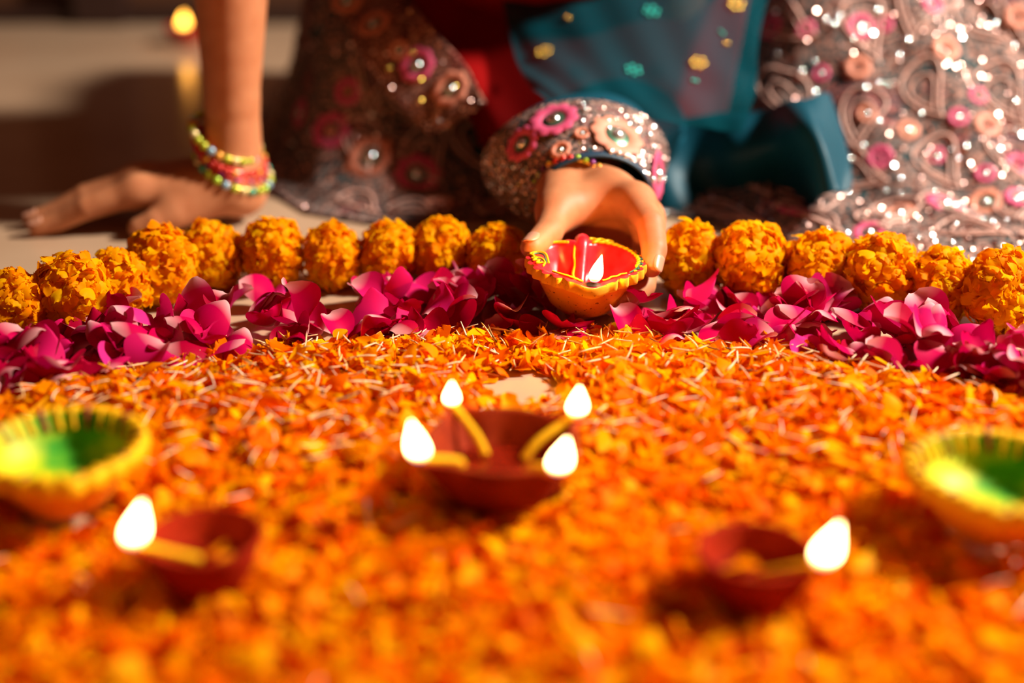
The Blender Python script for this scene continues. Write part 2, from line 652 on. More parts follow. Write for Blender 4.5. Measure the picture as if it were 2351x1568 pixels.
# ---- the hand that holds the lamp (her left)
hb = pt
wristL = np.array([0.046, 0.993, 0.060])
l_index = [np.array([0.083, 0.930, 0.0625]), pt(1494, 516, 0.893), pt(1502, 573, 0.873), pt(1496, 613, 0.862)]
l_middle = [np.array([0.091, 0.936, 0.049]), np.array([0.0885, 0.895, 0.0325]), pt(1477, 656, 0.870), pt(1437, 690, 0.852)]
l_ring = [np.array([0.091, 0.946, 0.036]), np.array([0.087, 0.910, 0.0165]), np.array([0.077, 0.886, 0.0105]), pt(1318, 717, 0.862)]
l_pinky = [np.array([0.087, 0.957, 0.026]), np.array([0.082, 0.932, 0.0135]), np.array([0.075, 0.916, 0.010]), np.array([0.060, 0.906, 0.010])]
l_thumb = [pt(1283, 430, 0.968), pt(1279, 482, 0.932), pt(1258, 535, 0.900), pt(1221, 568, 0.8745)]
for q in (l_ring[3],):
    q[2] = max(q[2], 0.0085)
FL = Field((-0.012, 0.83, -0.002), (0.135, 1.10, 0.115), 0.00115)


def palm_left(P):
    k = 0.012
    up = (0.45, -0.2, 0.85)
    FL.cone(P, wristL + np.array([0.022, 0.10, 0.006]), wristL, 0.025, 0.0225, k, (up, 1.25))
    for mc, r0, r1 in ((l_index[0], 0.017, 0.0112), (l_middle[0], 0.016, 0.0112), (l_ring[0], 0.015, 0.0105), (l_pinky[0], 0.0145, 0.0098)):
        off = (mc - l_middle[0]) * 0.45
        FL.cone(P, wristL + off * 0.8, mc, r0, r1, k)
    FL.cone(P, wristL + np.array([-0.006, -0.012, -0.001]), l_thumb[1], 0.0195, 0.0112, k)
    FL.cone(P, l_thumb[1], l_index[0] * 0.62 + wristL * 0.38, 0.0085, 0.0105, 0.016)
    FL.cone(P, pt(1288, 497, 0.930), pt(1392, 455, 0.950), 0.0088, 0.0105, 0.012)
    FL.cone(P, (0.050, 0.972, 0.043), (0.080, 0.956, 0.028), 0.0205, 0.015, k)
    FL.cone(P, (0.036, 0.968, 0.041), (0.066, 0.952, 0.023), 0.0165, 0.015, k)


VL, QL = build_hand(FL, palm_left, [
    (l_index, [0.0112, 0.0096, 0.0083, 0.0070]),
    (l_middle, [0.0108, 0.0088, 0.0080, 0.0070]),
    (l_ring, [0.0102, 0.0086, 0.0076, 0.0064]),
    (l_pinky, [0.0094, 0.0076, 0.0067, 0.0057]),
    (l_thumb, [0.0140, 0.0112, 0.0098, 0.0076]),
], 0.010)

# ---- the hand that rests on the floor (her right)
wristR = np.array([-0.222, 1.086, 0.042])
r_index = [np.array([-0.286, 1.062, 0.0315]), np.array([-0.324, 1.053, 0.0215]), np.array([-0.346, 1.052, 0.0115]), np.array([-0.362, 1.048, 0.0072])]
r_middle = [np.array([-0.292, 1.084, 0.0345]), np.array([-0.331, 1.076, 0.024]), np.array([-0.355, 1.072, 0.012]), np.array([-0.372, 1.068, 0.0072])]
r_ring = [np.array([-0.288, 1.104, 0.0320]), np.array([-0.325, 1.098, 0.0195]), np.array([-0.347, 1.094, 0.0115]), np.array([-0.363, 1.091, 0.0068])]
r_pinky = [np.array([-0.279, 1.121, 0.023]), np.array([-0.307, 1.119, 0.0155]), np.array([-0.323, 1.117, 0.0095]), np.array([-0.336, 1.115, 0.0062])]
r_thumb = [np.array([-0.236, 1.070, 0.024]), np.array([-0.257, 1.055, 0.0175]), np.array([-0.271, 1.046, 0.0130]), np.array([-0.284, 1.043, 0.0088])]
FR = Field((-0.392, 1.01, -0.003), (-0.155, 1.16, 0.235), 0.0013)


def palm_right(P):
    k = 0.012
    FR.cone(P, wristR + np.array([0.006, 0.0, 0.006]), np.array([-0.2145, 1.090, 0.095]), 0.0225, 0.0205, 0.008, ((0, 1, 0.2), 1.12))
    FR.cone(P, np.array([-0.2145, 1.090, 0.095]), np.array([-0.206, 1.10, 0.26]), 0.0205, 0.035, 0.004)
    for mc, r0, r1 in ((r_index[0], 0.017, 0.0112), (r_middle[0], 0.017, 0.0112), (r_ring[0], 0.0165, 0.0105), (r_pinky[0], 0.016, 0.0096)):
        off = (mc - r_middle[0]) * 0.5
        FR.cone(P, wristR + off + np.array([0, 0, -0.006]), mc, r0, r1, k)
    FR.cone(P, wristR + np.array([0.002, -0.010, -0.014]), r_thumb[1], 0.0175, 0.0105, k)
    FR.cone(P, wristR + np.array([0.012, 0, -0.018]), wristR + np.array([-0.02, 0.022, -0.02]), 0.018, 0.015, k)


VR, QR = build_hand(FR, palm_right, [
    (r_index, [0.0114, 0.0094, 0.0082, 0.0066]),
    (r_middle, [0.0114, 0.0095, 0.0083, 0.0066]),
    (r_ring, [0.0102, 0.0083, 0.0072, 0.0059]),
    (r_pinky, [0.0092, 0.0072, 0.0062, 0.0052]),
    (r_thumb, [0.0118, 0.0100, 0.0090, 0.0074]),
], 0.010)

# ---- trunk, head, upper arms and folded legs (out of frame or under the clothes)
FB = Field((-0.30, 0.94, 0.0), (0.62, 1.60, 0.82), 0.0085)
DB = FB.blank()
for a, b, ra, rb in (
    ((-0.206, 1.10, 0.215), (-0.204, 1.112, 0.275), 0.030, 0.034), ((-0.204, 1.112, 0.275), (-0.115, 1.17, 0.45), 0.034, 0.043),
    ((0.066, 1.08, 0.066), (0.115, 1.27, 0.062), 0.024, 0.034), ((0.115, 1.27, 0.062), (0.18, 1.19, 0.43), 0.034, 0.045),
    ((-0.10, 1.17, 0.45), (0.17, 1.19, 0.44), 0.05, 0.05),
    ((0.05, 1.36, 0.12), (0.04, 1.17, 0.42), 0.105, 0.095), ((-0.03, 1.40, 0.10), (0.13, 1.40, 0.10), 0.09, 0.09),
    ((0.04, 1.165, 0.46), (0.04, 1.125, 0.55), 0.05, 0.047), ((0.04, 1.095, 0.615), (0.04, 1.085, 0.68), 0.070, 0.078),
    ((0.04, 1.025, 0.61), (0.04, 1.01, 0.60), 0.012, 0.012),
    ((0.0, 1.40, 0.09), (-0.08, 1.27, 0.085), 0.085, 0.06), ((-0.08, 1.27, 0.085), (0.12, 1.22, 0.045), 0.055, 0.038),
    ((0.12, 1.42, 0.09), (0.40, 1.30, 0.085), 0.085, 0.06), ((0.40, 1.30, 0.085), (0.45, 1.42, 0.045), 0.055, 0.036),
):
    FB.cone(DB, a, b, ra, rb, 0.03)
VB, QB = surface_nets(DB, FB.lo, FB.h)
VB = smooth_verts(VB, QB, 2)

person = empty('person', (0.04, 1.4, 0))
tag(person, 'person in an embroidered dress seated on the floor, one hand holding out a lit lamp', 'person')
PO = np.array([0.04, 1.4, 0])


def pobj(name, V, Fc, m, parent=person, smooth=True, attrs=None):
    """part of the person, given in world coordinates"""
    o = obj(name, mesh_np(name, np.asarray(V) - PO, Fc, smooth, attrs), m, parent)
    return o


bv, bq = merge([(VL, QL), (VR, QR), (VB, QB)])
body = pobj('body', bv, bq, M['skin'])


def nail(tip, prev, up, w, l, r0, r1):
    """a curved plate lying on the back of a fingertip whose radius runs from r1 (previous joint) to r0"""
    tip, prev, up = map(lambda q: np.asarray(q, float), (tip, prev, up))
    d = tip - prev
    seg = np.linalg.norm(d)
    d /= seg
    up = up - d * (up @ d)
    up /= np.linalg.norm(up)
    s = np.cross(d, up)
    nu, nv = 8, 7
    vs = []
    for i in range(nu):
        t = i / (nu - 1)
        y = l * (t - 0.52)
        ww = w * (0.80 + 0.20 * math.sin(PI * min(t * 1.25, 1))) * (1 if t < 0.78 else math.sqrt(max(0.10, 1 - ((t - 0.78) / 0.235) ** 2)))
        r = r0 + (r1 - r0) * max(-y, 0) / seg
        drop = 0.10 * max(y, 0)
        for j in range(nv):
            q = ((j / (nv - 1) - 0.5) * 2) * ww
            vs.append(tip + d * y + s * q + up * (math.sqrt(max(r * r - q * q, 1e-8)) + 0.00035 - drop))
    V = np.array(vs)
    n = len(V)
    V2 = V - up * 0.0007
    f = grid_faces(nu, nv)
    rim = []
    edge = [i * nv for i in range(nu)] + [(nu - 1) * nv + j for j in range(1, nv)] + [i * nv + nv - 1 for i in range(nu - 2, -1, -1)] + [j for j in range(nv - 2, 0, -1)]
    for a, b in zip(edge, edge[1:] + edge[:1]):
        rim.append([a, b, b + n, a + n])
    F_ = np.concatenate([f, f[:, ::-1] + n, np.array(rim)])
    return np.concatenate([V, V2]), F_


for tip, prev, up, w, l, r0, r1 in (
    (l_index[3], l_index[2], (0.62, -0.62, 0.30), 0.0047, 0.0115, 0.0070, 0.0083),
    (l_middle[3], l_middle[2], (0.55, -0.55, 0.45), 0.0047, 0.0115, 0.0070, 0.0080),
    (l_thumb[3], l_thumb[2], (-0.35, -0.35, 0.85), 0.0055, 0.0125, 0.0076, 0.0098),
    (r_index[3], r_index[2], (0, -0.25, 1), 0.0044, 0.0115, 0.0066, 0.0082), (r_middle[3], r_middle[2], (0, -0.1, 1), 0.0044, 0.0115, 0.0066, 0.0083),
    (r_ring[3], r_ring[2], (0, 0, 1), 0.0040, 0.011, 0.0059, 0.0072), (r_pinky[3], r_pinky[2], (0, 0, 1), 0.0036, 0.0095, 0.0052, 0.0062),
):
    V, Fc = nail(tip, prev, up, w, l, r0, r1)
    o = obj('fingernail', mesh_np('fingernail', V - PO, Fc), M['nail'], body)
hairv = []
uu, vv = np.meshgrid(np.linspace(0, 2 * PI, 25)[:-1], np.linspace(0.02, 1.0, 14) * PI * 0.62, indexing='ij')
hv = np.stack([0.04 + 0.092 * np.sin(vv) * np.cos(uu), 1.108 + 0.098 * np.sin(vv) * np.sin(uu) + 0.02 * vv / 2, 0.665 + 0.105 * np.cos(vv)], -1)
hv = np.swapaxes(hv, 0, 1)
pobj('hair', hv.reshape(-1, 3), grid_faces(14, 24, True), M['hair'])

# ================================================================== the clothes
XK = np.array([-0.26, -0.205, -0.165, -0.11, 0.0, 0.06, 0.13, 0.19, 0.24, 0.31, 0.42, 0.62, 1.0])
YK = np.array([1.24, 1.17, 1.105, 1.075, 1.09, 1.10, 1.095, 1.055, 1.000, 0.982, 0.965, 0.95, 0.97])


def yf(x):
    return np.interp(x, XK, YK)


def skirt_z(x, s):
    left = 0.215 * ss(0.035, 0.25, s)
    mid = 0.085 * ss(0.02, 0.22, s) + 0.10 * ss(0.2, 0.4, s)
    right = 0.012 * ss(0.0, 0.03, s) + 0.235 * ss(0.075, 0.36, s)
    wl = 1 - ss(0.0, 0.09, x)
    wr = ss(0.15, 0.24, x)
    z = left * wl + right * wr + mid * np.clip(1 - wl - wr, 0, 1)
    edge = ss(-0.245, -0.165, x)
    z = z * edge
    # folds
    u = x * 0.80 + s * 0.75
    fold = np.abs(np.sin(u * 19 + 0.9 * np.sin(s * 12 + x * 7) + 0.7))
    z = z - wr * 0.020 * (1 - fold ** 0.55) * ss(0.06, 0.14, s) * ss(0.19, 0.28, x)
    u2 = x * 1.0 - s * 0.55
    z = z + (1 - wr) * edge * 0.008 * np.sin(u2 * 46) * ss(0.05, 0.13, s)
    z = z + 0.0035 * np.sin(x * 90 + s * 40) * ss(0.0, 0.05, s) * wr
    return z + 0.003


nx_, ns_ = 240, 130
xs = np.linspace(-0.26, 0.95, nx_)
sv = np.concatenate([np.linspace(0, 0.40, 112), np.linspace(0.405, 0.46, 18)])
Xg, Sg = np.meshgrid(xs, sv, indexing='ij')
SK = np.stack([Xg, yf(Xg) + Sg, skirt_z(Xg, Sg)], -1)
SKN = normals_of(SK)
if SKN[..., 2].mean() < 0:
    SKN = -SKN


def sheet(P, thick=0.0016, n=None):
    """a cloth sheet with real thickness from a grid of points"""
    nu, nv = P.shape[:2]
    n = normals_of(P) if n is None else n
    A = P.reshape(-1, 3)
    Bk = (P - n * thick).reshape(-1, 3)
    k = len(A)
    f = grid_faces(nu, nv)
    edge = [i * nv for i in range(nu)] + [(nu - 1) * nv + j for j in range(1, nv)] + [i * nv + nv - 1 for i in range(nu - 2, -1, -1)] + [j for j in range(nv - 2, 0, -1)]
    rim = [[a, b, b + k, a + k] for a, b in zip(edge, edge[1:] + edge[:1])]
    return np.concatenate([A, Bk]), np.concatenate([f, f[:, ::-1] + k, np.array(rim)])


V, Fc = sheet(SK, n=SKN)
skirt = tag(pobj('skirt', V, Fc, M['skirt']), 'pink and beige embroidered skirt spread over the floor')


def on_skirt(px, py):
    """first point of the skirt along the ray through a photograph pixel, with its normal"""
    d = ray(px, py)
    t = np.linspace(0.9, 2.0, 1200)
    P = np.array([0, 0, CAM_H]) + d * t[:, None]
    s = P[:, 1] - yf(P[:, 0])
    hit = (s > 0) & (P[:, 2] < skirt_z(P[:, 0], s))
    if not hit.any():
        return None
    p = P[np.argmax(hit)]
    i = np.clip(np.searchsorted(xs, p[0]), 0, nx_ - 1)
    j = np.clip(np.searchsorted(sv, p[1] - yf(p[0])), 0, ns_ - 1)
    return p, SKN[i, j]


def frames(nrm, jitter, r):
    """random rotation frames whose third axis is near nrm"""
    n = nrm + r.normal(0, jitter, nrm.shape)
    n /= np.linalg.norm(n, axis=1)[:, None]
    h = np.where(np.abs(n[:, 2:3]) > 0.9, [[1.0, 0, 0]], [[0, 0, 1.0]])
    a = np.cross(h, n)
    a /= np.linalg.norm(a, axis=1)[:, None]
    b = np.cross(n, a)
    th = r.uniform(0, 2 * PI, len(n))[:, None]
    return a * np.cos(th) + b * np.sin(th), -a * np.sin(th) + b * np.cos(th), n


def discs(pos, nrm, rad, jitter, r, lift=0.0008, seg=6):
    """domed sequins: a centre raised above a ring"""
    a, b, n = frames(nrm, jitter, r)
    N_ = len(pos)
    th = np.linspace(0, 2 * PI, seg, endpoint=False)
    ring = pos[:, None] + lift * n[:, None] + rad[:, None, None] * (np.cos(th)[None, :, None] * a[:, None] + np.sin(th)[None, :, None] * b[:, None])
    top = pos + n * (lift + rad[:, None] * 0.35)
    V = np.concatenate([ring, top[:, None]], 1).reshape(-1, 3)
    base = np.arange(N_)[:, None, None] * (seg + 1)
    k = np.arange(seg)
    tri = np.stack([k, (k + 1) % seg, np.full(seg, seg)], 1)[None]
    return V, (base + tri).reshape(-1, 3)


def scatter_grid(P, Nn, n, r, keep=None):
    i = r.uniform(0, P.shape[0] - 1.001, n)
    j = r.uniform(0, P.shape[1] - 1.001, n)
    i0, j0 = i.astype(int), j.astype(int)
    fi, fj = (i - i0)[:, None], (j - j0)[:, None]
    p = P[i0, j0] * (1 - fi) * (1 - fj) + P[i0 + 1, j0] * fi * (1 - fj) + P[i0, j0 + 1] * (1 - fi) * fj + P[i0 + 1, j0 + 1] * fi * fj
    nn = Nn[i0, j0]
    if keep is not None:
        m = keep(p)
        p, nn = p[m], nn[m]
    return p, nn


def add_stuff(name, pos, nrm, rad, jit, r, m, parent, seg=6):
    V, Fc = discs(pos, nrm, rad, jit, r, seg=seg)
    o = pobj(name, V, Fc, m, parent)
    o['kind'] = 'stuff'
    return o


vis = SK[:, :112]
p, nn = scatter_grid(vis, SKN[:, :112], 5200, rng)
add_stuff('sequins', p, nn, rng.uniform(0.0018, 0.0027, len(p)), 0.3, rng, M['sequin'], skirt)
p, nn = scatter_grid(vis, SKN[:, :112], 6500, rng)
add_stuff('small_sequins', p, nn, rng.uniform(0.0009, 0.0014, len(p)), 0.35, rng, M['sequin'], skirt)
p, nn = scatter_grid(vis, SKN[:, :112], 430, rng)
add_stuff('silver_sequins', p, nn, rng.uniform(0.0022, 0.0034, len(p)), 0.3, rng, M['silver'], skirt)


def flower_ring(n_pet, r_in, r_out, th=0.0012, sub=4):
    """embroidered rosette: a scalloped ring of padded thread"""
    nv = n_pet * 6
    a = np.linspace(0, 2 * PI, nv, endpoint=False)
    sc = 0.86 + 0.14 * np.abs(np.sin(a * n_pet / 2))
    rows = []
    for t, hgt in ((0, 0), (0.12, 0.8), (0.5, 1.0), (0.85, 0.75), (1, 0)):
        rr = r_in + (r_out * sc - r_in) * t
        rows.append(np.stack([rr * np.cos(a), rr * np.sin(a), np.full(nv, th * hgt)], 1))
    return np.concatenate(rows), grid_faces(5, nv, True)


def dome(r, h, nu=4, nv=10):
    a = np.linspace(0, 2 * PI, nv, endpoint=False)
    rows = []
    for i in range(nu):
        t = i / (nu - 1) * PI / 2
        rows.append(np.stack([r * math.cos(t) * np.cos(a) + 1e-6 * np.cos(a), r * math.cos(t) * np.sin(a), np.full(nv, h * math.sin(t))], 1))
    return np.concatenate(rows), grid_faces(nu, nv, True)


def to_frame(V, p, n, spin=0.0, lift=0.0008):
    n = n / np.linalg.norm(n)
    h = np.array([1.0, 0, 0]) if abs(n[0]) < 0.9 else np.array([0, 0, 1.0])
    a = h - n * (h @ n)
    a /= np.linalg.norm(a)
    b = np.cross(n, a)
    ca, sa = math.cos(spin), math.sin(spin)
    a, b = a * ca + b * sa, -a * sa + b * ca
    return p + lift * n + V[:, :1] * a + V[:, 1:2] * b + V[:, 2:3] * n


def rosette(p, n, r, m_ring, m_core, parent, n_pet=8, names=('embroidered_flower', 'flower_centre')):
    V, Fc = flower_ring(n_pet, r * 0.46, r)
    pobj(names[0], to_frame(V, p, n, random.uniform(0, 1)), Fc, m_ring, parent)
    if m_core is M['crystal'] or m_core is M['green_sequin']:
        V, Fc = dome(r * 0.48, r * 0.06)
        pobj('green_disc', to_frame(V, p, n), Fc, M['green_sequin'], parent)
    V, Fc = dome(r * 0.26, r * 0.2)
    pobj(names[1], to_frame(V, p, n), Fc, M['silver'] if m_core is M['green_sequin'] else m_core, parent)


M['leaf_thread'] = cloth('leaf_thread', (0.64, 0.37, 0.30), 0.6, 0.2, 1500)


def skirt_point(x, s_):
    return np.stack([x, yf(x) + s_, skirt_z(x, s_) + 0.0012], -1)


lr = np.random.default_rng(21)
for gx in np.arange(-0.13, 0.60, 0.052):
    for gs_ in np.arange(0.035, 0.33, 0.047):
        x0, s0 = gx + lr.uniform(-0.012, 0.012), gs_ + lr.uniform(-0.010, 0.010)
        a_, sz = lr.uniform(-0.5, 0.9), lr.uniform(0.024, 0.033)
        th = np.linspace(0.12, 2 * PI - 0.12, 30)
        for k_ in (1.0, 0.58):
            lx = sz * k_ * 0.95 * np.sin(th) * np.sin(th / 2) ** 1.6
            ly = sz * k_ * np.cos(th) + sz * 0.14 * (1 - k_)
            ly = -ly
            lx = lx + 0.25 * ly ** 2 / sz
            X_ = x0 + lx * math.cos(a_) - ly * math.sin(a_)
            S_ = s0 + 0.72 * (lx * math.sin(a_) + ly * math.cos(a_))
            if S_.min() < 0.004 or X_.min() < -0.2 or S_.max() > 0.39:
                continue
            V, Fc = tube(skirt_point(X_, S_), 0.0012 if k_ == 1 else 0.0009, 6)
            pobj('embroidered_leaf', V, Fc, M['leaf_thread'], skirt)

pk, pe, gs, cr = M['pink_thread'], M['peach_thread'], M['green_sequin'], M['crystal']
for px, py, r, mr, mc in (
    (2020, 362, 0.0115, pk, pk), (2148, 358, 0.0085, pk, cr), (2268, 288, 0.012, pe, pe), (2338, 378, 0.0115, pk, pk),
    (2262, 400, 0.009, pk, gs), (1995, 535, 0.013, pk, gs), (2065, 492, 0.0145, pe, gs), (2170, 470, 0.0165, pk, gs), (2262, 466, 0.0145, pe, cr),
    (2340, 455, 0.0125, pk, cr), (1822, 487, 0.013, pk, pk), (1770, 62, 0.012, pk, pk), (1850, 68, 0.009, pk, pk), (1975, 62, 0.013, pk, cr),
    (2030, 58, 0.008, pk, pk), (1970, 155, 0.0115, pe, pe), (2172, 112, 0.0125, pe, pe), (1885, 170, 0.008, pk, gs), (1990, 262, 0.009, pe, gs),
    (2085, 300, 0.010, pe, gs), (2200, 270, 0.009, pk, gs), (2245, 220, 0.009, pk, gs), (2140, 12, 0.010, pk, pk), (2338, 40, 0.012, pe, pe),
    (760, 300, 0.018, pk, pe), (690, 260, 0.014, pk, gs), (850, 360, 0.022, pe, gs), (960, 400, 0.020, pk, gs), (1010, 470, 0.014, pe, pe), (800, 210, 0.013, pk, pe),
):
    h = on_skirt(px, py)
    if h:
        rosette(h[0], h[1], r, mr, mc, skirt)
for px, py in ((1928, 38), (1915, 56), (1894, 48), (1786, 125), (1868, 142), (1958, 92), (2012, 25), (2117, 40), (2283, 55), (2325, 106), (2083, 93), (2222, 93), (2240, 148),
               (2210, 140), (2015, 190), (2038, 194), (1986, 203), (1810, 193), (1838, 165), (1870, 213), (2063, 126), (2115, 262), (2016, 280), (1980, 336), (1950, 366), (2086, 350),
               (2224, 237), (2286, 254), (2330, 235), (2340, 195), (2198, 365), (2217, 338), (2150, 362), (2064, 412), (2032, 440), (2065, 446), (2146, 442), (2040, 478), (2036, 498),
               (2170, 466), (2190, 474), (2200, 470), (2255, 470), (2330, 460), (2345, 462), (2192, 517), (2308, 506), (2332, 505), (2108, 548), (2185, 558), (2293, 566), (1943, 537),
               (2250, 512), (2275, 512), (2150, 590), (2230, 600), (2300, 300), (2332, 300), (2256, 505), (1583, 403), (1526, 490),
               (718, 300), (855, 262), (828, 205), (950, 125), (968, 185), (672, 330), (900, 150)):
    h = on_skirt(px, py)
    if h:
        rr = random.uniform(0.0020, 0.0032)
        V, Fc = dome(rr, rr * 0.75)
        pobj('rhinestone', to_frame(V, h[0], h[1] + np.array([0.15, -0.1, 0.1])), Fc, cr, skirt)


def sheet_part(name, ctrl, nu, nv, m, fold=None, thick=0.0014, parent=person):
    P = patch([[pt(*c) for c in row] for row in ctrl], nu, nv)
    n = normals_of(P)
    if (n[..., 1].mean()) > 0:
        P = P[:, ::-1]
        n = normals_of(P)
    if fold is not None:
        u, v_ = np.meshgrid(np.linspace(0, 1, nu), np.linspace(0, 1, nv), indexing='ij')
        P = P + n * fold(u, v_)[..., None]
        n = normals_of(P)
    V, Fc = sheet(P, thick)
    return pobj(name, V, Fc, m, parent), P, n


# tunic over the lap: maroon, with its embroidered border running down its edge
kurta, KP, KN = sheet_part('tunic', [
    [(820, -120, 1.30), (1100, -130, 1.29), (1400, -140, 1.30), (1750, -140, 1.30)],
    [(850, 20, 1.235), (1080, 10, 1.225), (1400, 10, 1.225), (1720, 0, 1.24)],
    [(960, 150, 1.185), (1110, 140, 1.17), (1400, 150, 1.18), (1690, 150, 1.20)],
    [(1080, 262, 1.145), (1150, 262, 1.13), (1400, 280, 1.145), (1660, 285, 1.17)],
    [(1110, 330, 1.14), (1160, 345, 1.13), (1400, 380, 1.145), (1600, 400, 1.18)],
], 50, 60, M['maroon'], lambda u, v_: 0.004 * np.sin(v_ * 23 + u * 5) * (0.3 + u))
tag(kurta, 'plain maroon tunic front')
bord, BP, BN = sheet_part('tunic_border', [
    [(700, -110, 1.285), (800, -120, 1.285), (900, -130, 1.285)],
    [(765, -10, 1.235), (845, -20, 1.232), (925, -35, 1.232)],
    [(825, 120, 1.185), (905, 90, 1.18), (985, 55, 1.178)],
    [(905, 225, 1.145), (985, 190, 1.14), (1065, 145, 1.138)],
    [(985, 312, 1.118), (1050, 280, 1.114), (1115, 235, 1.112)],
], 60, 22, M['border'], lambda u, v_: 0.003 * np.sin(u * 16))
tag(bord, 'embroidered border with flowers along the tunic edge')
for px, py, Y, r, mr in ((800, 5, 1.232, 0.014, pe), (862, 70, 1.20, 0.016, pe), (960, 148, 1.155, 0.016, pk), (1040, 205, 1.130, 0.017, pe), (925, 120, 1.172, 0.009, pe)):
    q = pt(px, py, Y)
    d = np.linalg.norm(BP - q, axis=-1)
    i, j = np.unravel_index(d.argmin(), d.shape)
    rosette(BP[i, j], BN[i, j], r, mr, gs, bord)
p, nn = scatter_grid(BP, BN, 420, rng)
add_stuff('sequins', p, nn, rng.uniform(0.0008, 0.0015, len(p)), 0.4, rng, M['sequin'], bord)
for px, py in ((897, 155), (965, 236), (945, 122), (968, 185), (1045, 200)):
    q = pt(px, py, 1.15)
    d = np.linalg.norm(np.cross(BP - np.array([0, 0, CAM_H]), ray(px, py)), axis=-1)
    i, j = np.unravel_index(d.argmin(), d.shape)
    V, Fc = dome(0.0028, 0.002)
    pobj('rhinestone', to_frame(V, BP[i, j], BN[i, j]), Fc, M['gold_bead'], bord)

# sheer scarf
dup, DP, DN = sheet_part('scarf', [
    [(1150, -150, 1.27), (1340, -150, 1.25), (1560, -150, 1.23), (1790, -150, 1.24)],
    [(1150, -20, 1.205), (1340, -20, 1.195), (1560, -20, 1.175), (1765, -20, 1.19)],
    [(1180, 120, 1.155), (1350, 120, 1.135), (1560, 130, 1.115), (1735, 120, 1.14)],
    [(1215, 195, 1.10), (1370, 205, 1.08), (1560, 220, 1.075), (1735, 215, 1.10)],
    [(1240, 232, 1.072), (1380, 252, 1.062), (1560, 292, 1.058), (1712, 303, 1.085)],
], 60, 70, M['dupatta'], lambda u, v_: 0.0035 * np.sin(v_ * 9 + 2 * np.sin(u * 4)) * (0.4 + u) + 0.0012 * np.sin(v_ * 31 + u * 14), 0.0006)
tag(dup, 'sheer teal net scarf with small gold flowers')


def near_grid(P, px, py):
    d = np.linalg.norm(np.cross(P - np.array([0, 0, CAM_H]), ray(px, py)), axis=-1)
    return np.unravel_index(d.argmin(), d.shape)


for px, py, mm in ((1247, 118, 'gold_bead'), (1448, 160, 'teal_bead'), (1605, 145, 'gold_bead'), (1497, 28, 'teal_bead'), (1685, 12, 'gold_bead'), (1668, 105, 'gold_bead'), (1590, 190, 'teal_bead'), (1655, 80, 'teal_bead'), (1300, 45, 'gold_bead')):
    i, j = near_grid(DP, px, py)
    parts = []
    big = (px, py) not in ((1668, 105), (1655, 80), (1590, 190), (1300, 45))
    for k in range(7 if big else 2):
        a = k * 2 * PI / 6
        c = np.array([0, 0, 0]) if k == 6 else np.array([math.cos(a), math.sin(a), 0]) * (0.0056 if big else 0.003)
        V, Fc = dome(0.0019 if big else 0.0016, 0.0015)
        parts.append((V + c, Fc))
    V, Fc = merge(parts)
    pobj('sequin_flower', to_frame(V, DP[i, j], DN[i, j] + np.array([0.1, -0.1, 0.2]), random.uniform(0, 1)), Fc, M[mm], dup)

# satin fold
sat, SP, SN = sheet_part('satin_panel', [
    [(1500, 275, 1.16), (1640, 262, 1.15), (1760, 250, 1.13), (1850, 222, 1.105), (1905, 215, 1.13)],
    [(1500, 370, 1.14), (1640, 350, 1.13), (1770, 335, 1.10), (1868, 275, 1.065), (1925, 300, 1.105)],
    [(1510, 430, 1.12), (1640, 430, 1.13), (1780, 420, 1.12), (1890, 350, 1.045), (1940, 390, 1.08)],
    [(1520, 490, 1.105), (1650, 505, 1.12), (1790, 500, 1.12), (1905, 445, 1.032), (1952, 435, 1.06)],
], 60, 70, M['teal'], lambda u, v_: 0.005 * np.sin(v_ * 20 + 3 * u) * (0.4 + u))
tag(sat, 'plain teal satin panel in deep folds')

# sleeve of the lamp-holding arm, cuff and lining
def sleeve_rings(cs, rx, rz, ups, n=48):
    rows = []
    a = np.linspace(0, 2 * PI, n, endpoint=False)
    cs = np.array(cs)
    t = np.gradient(cs, axis=0)
    for c, x_, z_, tt in zip(cs, rx, rz, t):
        tt = tt / np.linalg.norm(tt)
        up = np.array([0, 0, 1.0])
        side = np.cross(tt, up)
        side /= np.linalg.norm(side)
        upv = np.cross(side, tt)
        rows.append(c + np.cos(a)[:, None] * side * x_ + np.sin(a)[:, None] * upv * z_)
    return np.array(rows)


cA, cB = pt(1362, 452, 0.972), pt(1322, 374, 1.035)
u_ = np.linspace(0, 1, 16)[:, None]
cs = cA * (1 - u_) + cB * u_
uu = u_[:, 0]
CU = sleeve_rings(cs, 0.0415 + 0.029 * uu, 0.0335 + 0.016 * uu + 0.004 * np.sin(uu * PI), None)
CU = np.concatenate([CU, CU[:, :1]], 1)
CN = normals_of(CU)
cen = cs[:, None, :]
if ((CU - cen) * CN).sum(-1).mean() < 0:
    CU = CU[:, ::-1]
    CN = normals_of(CU)
V, Fc = sheet(CU, 0.0022)
cuff = tag(pobj('sleeve_cuff', V, Fc, M['cuff']), 'wide cuff embroidered with pink and peach flowers')
cs2 = np.array([cB + (cA - cB) * 0.25, cB, [0.078, 1.12, 0.060], [0.112, 1.25, 0.060], [0.15, 1.29, 0.20], [0.18, 1.20, 0.43]])
SL = sleeve_rings(catmull(cs2, 40), catmull(np.array([0.050, 0.058, 0.052, 0.056, 0.06, 0.062]), 40), catmull(np.array([0.040, 0.046, 0.040, 0.044, 0.055, 0.055]), 40), None)
SL = np.concatenate([SL, SL[:, :1]], 1)
V, Fc = sheet(SL, 0.0015)
tag(pobj('sleeve', V, Fc, M['teal']), 'teal sleeve above the cuff')
LI = sleeve_rings([cA + (cA - cB) * 0.07, cA + (cA - cB) * 0.02, cA + (cB - cA) * 0.3], [0.0395, 0.0400, 0.044], [0.0312, 0.0320, 0.036], None)
LI = np.concatenate([LI, LI[:, :1]], 1)
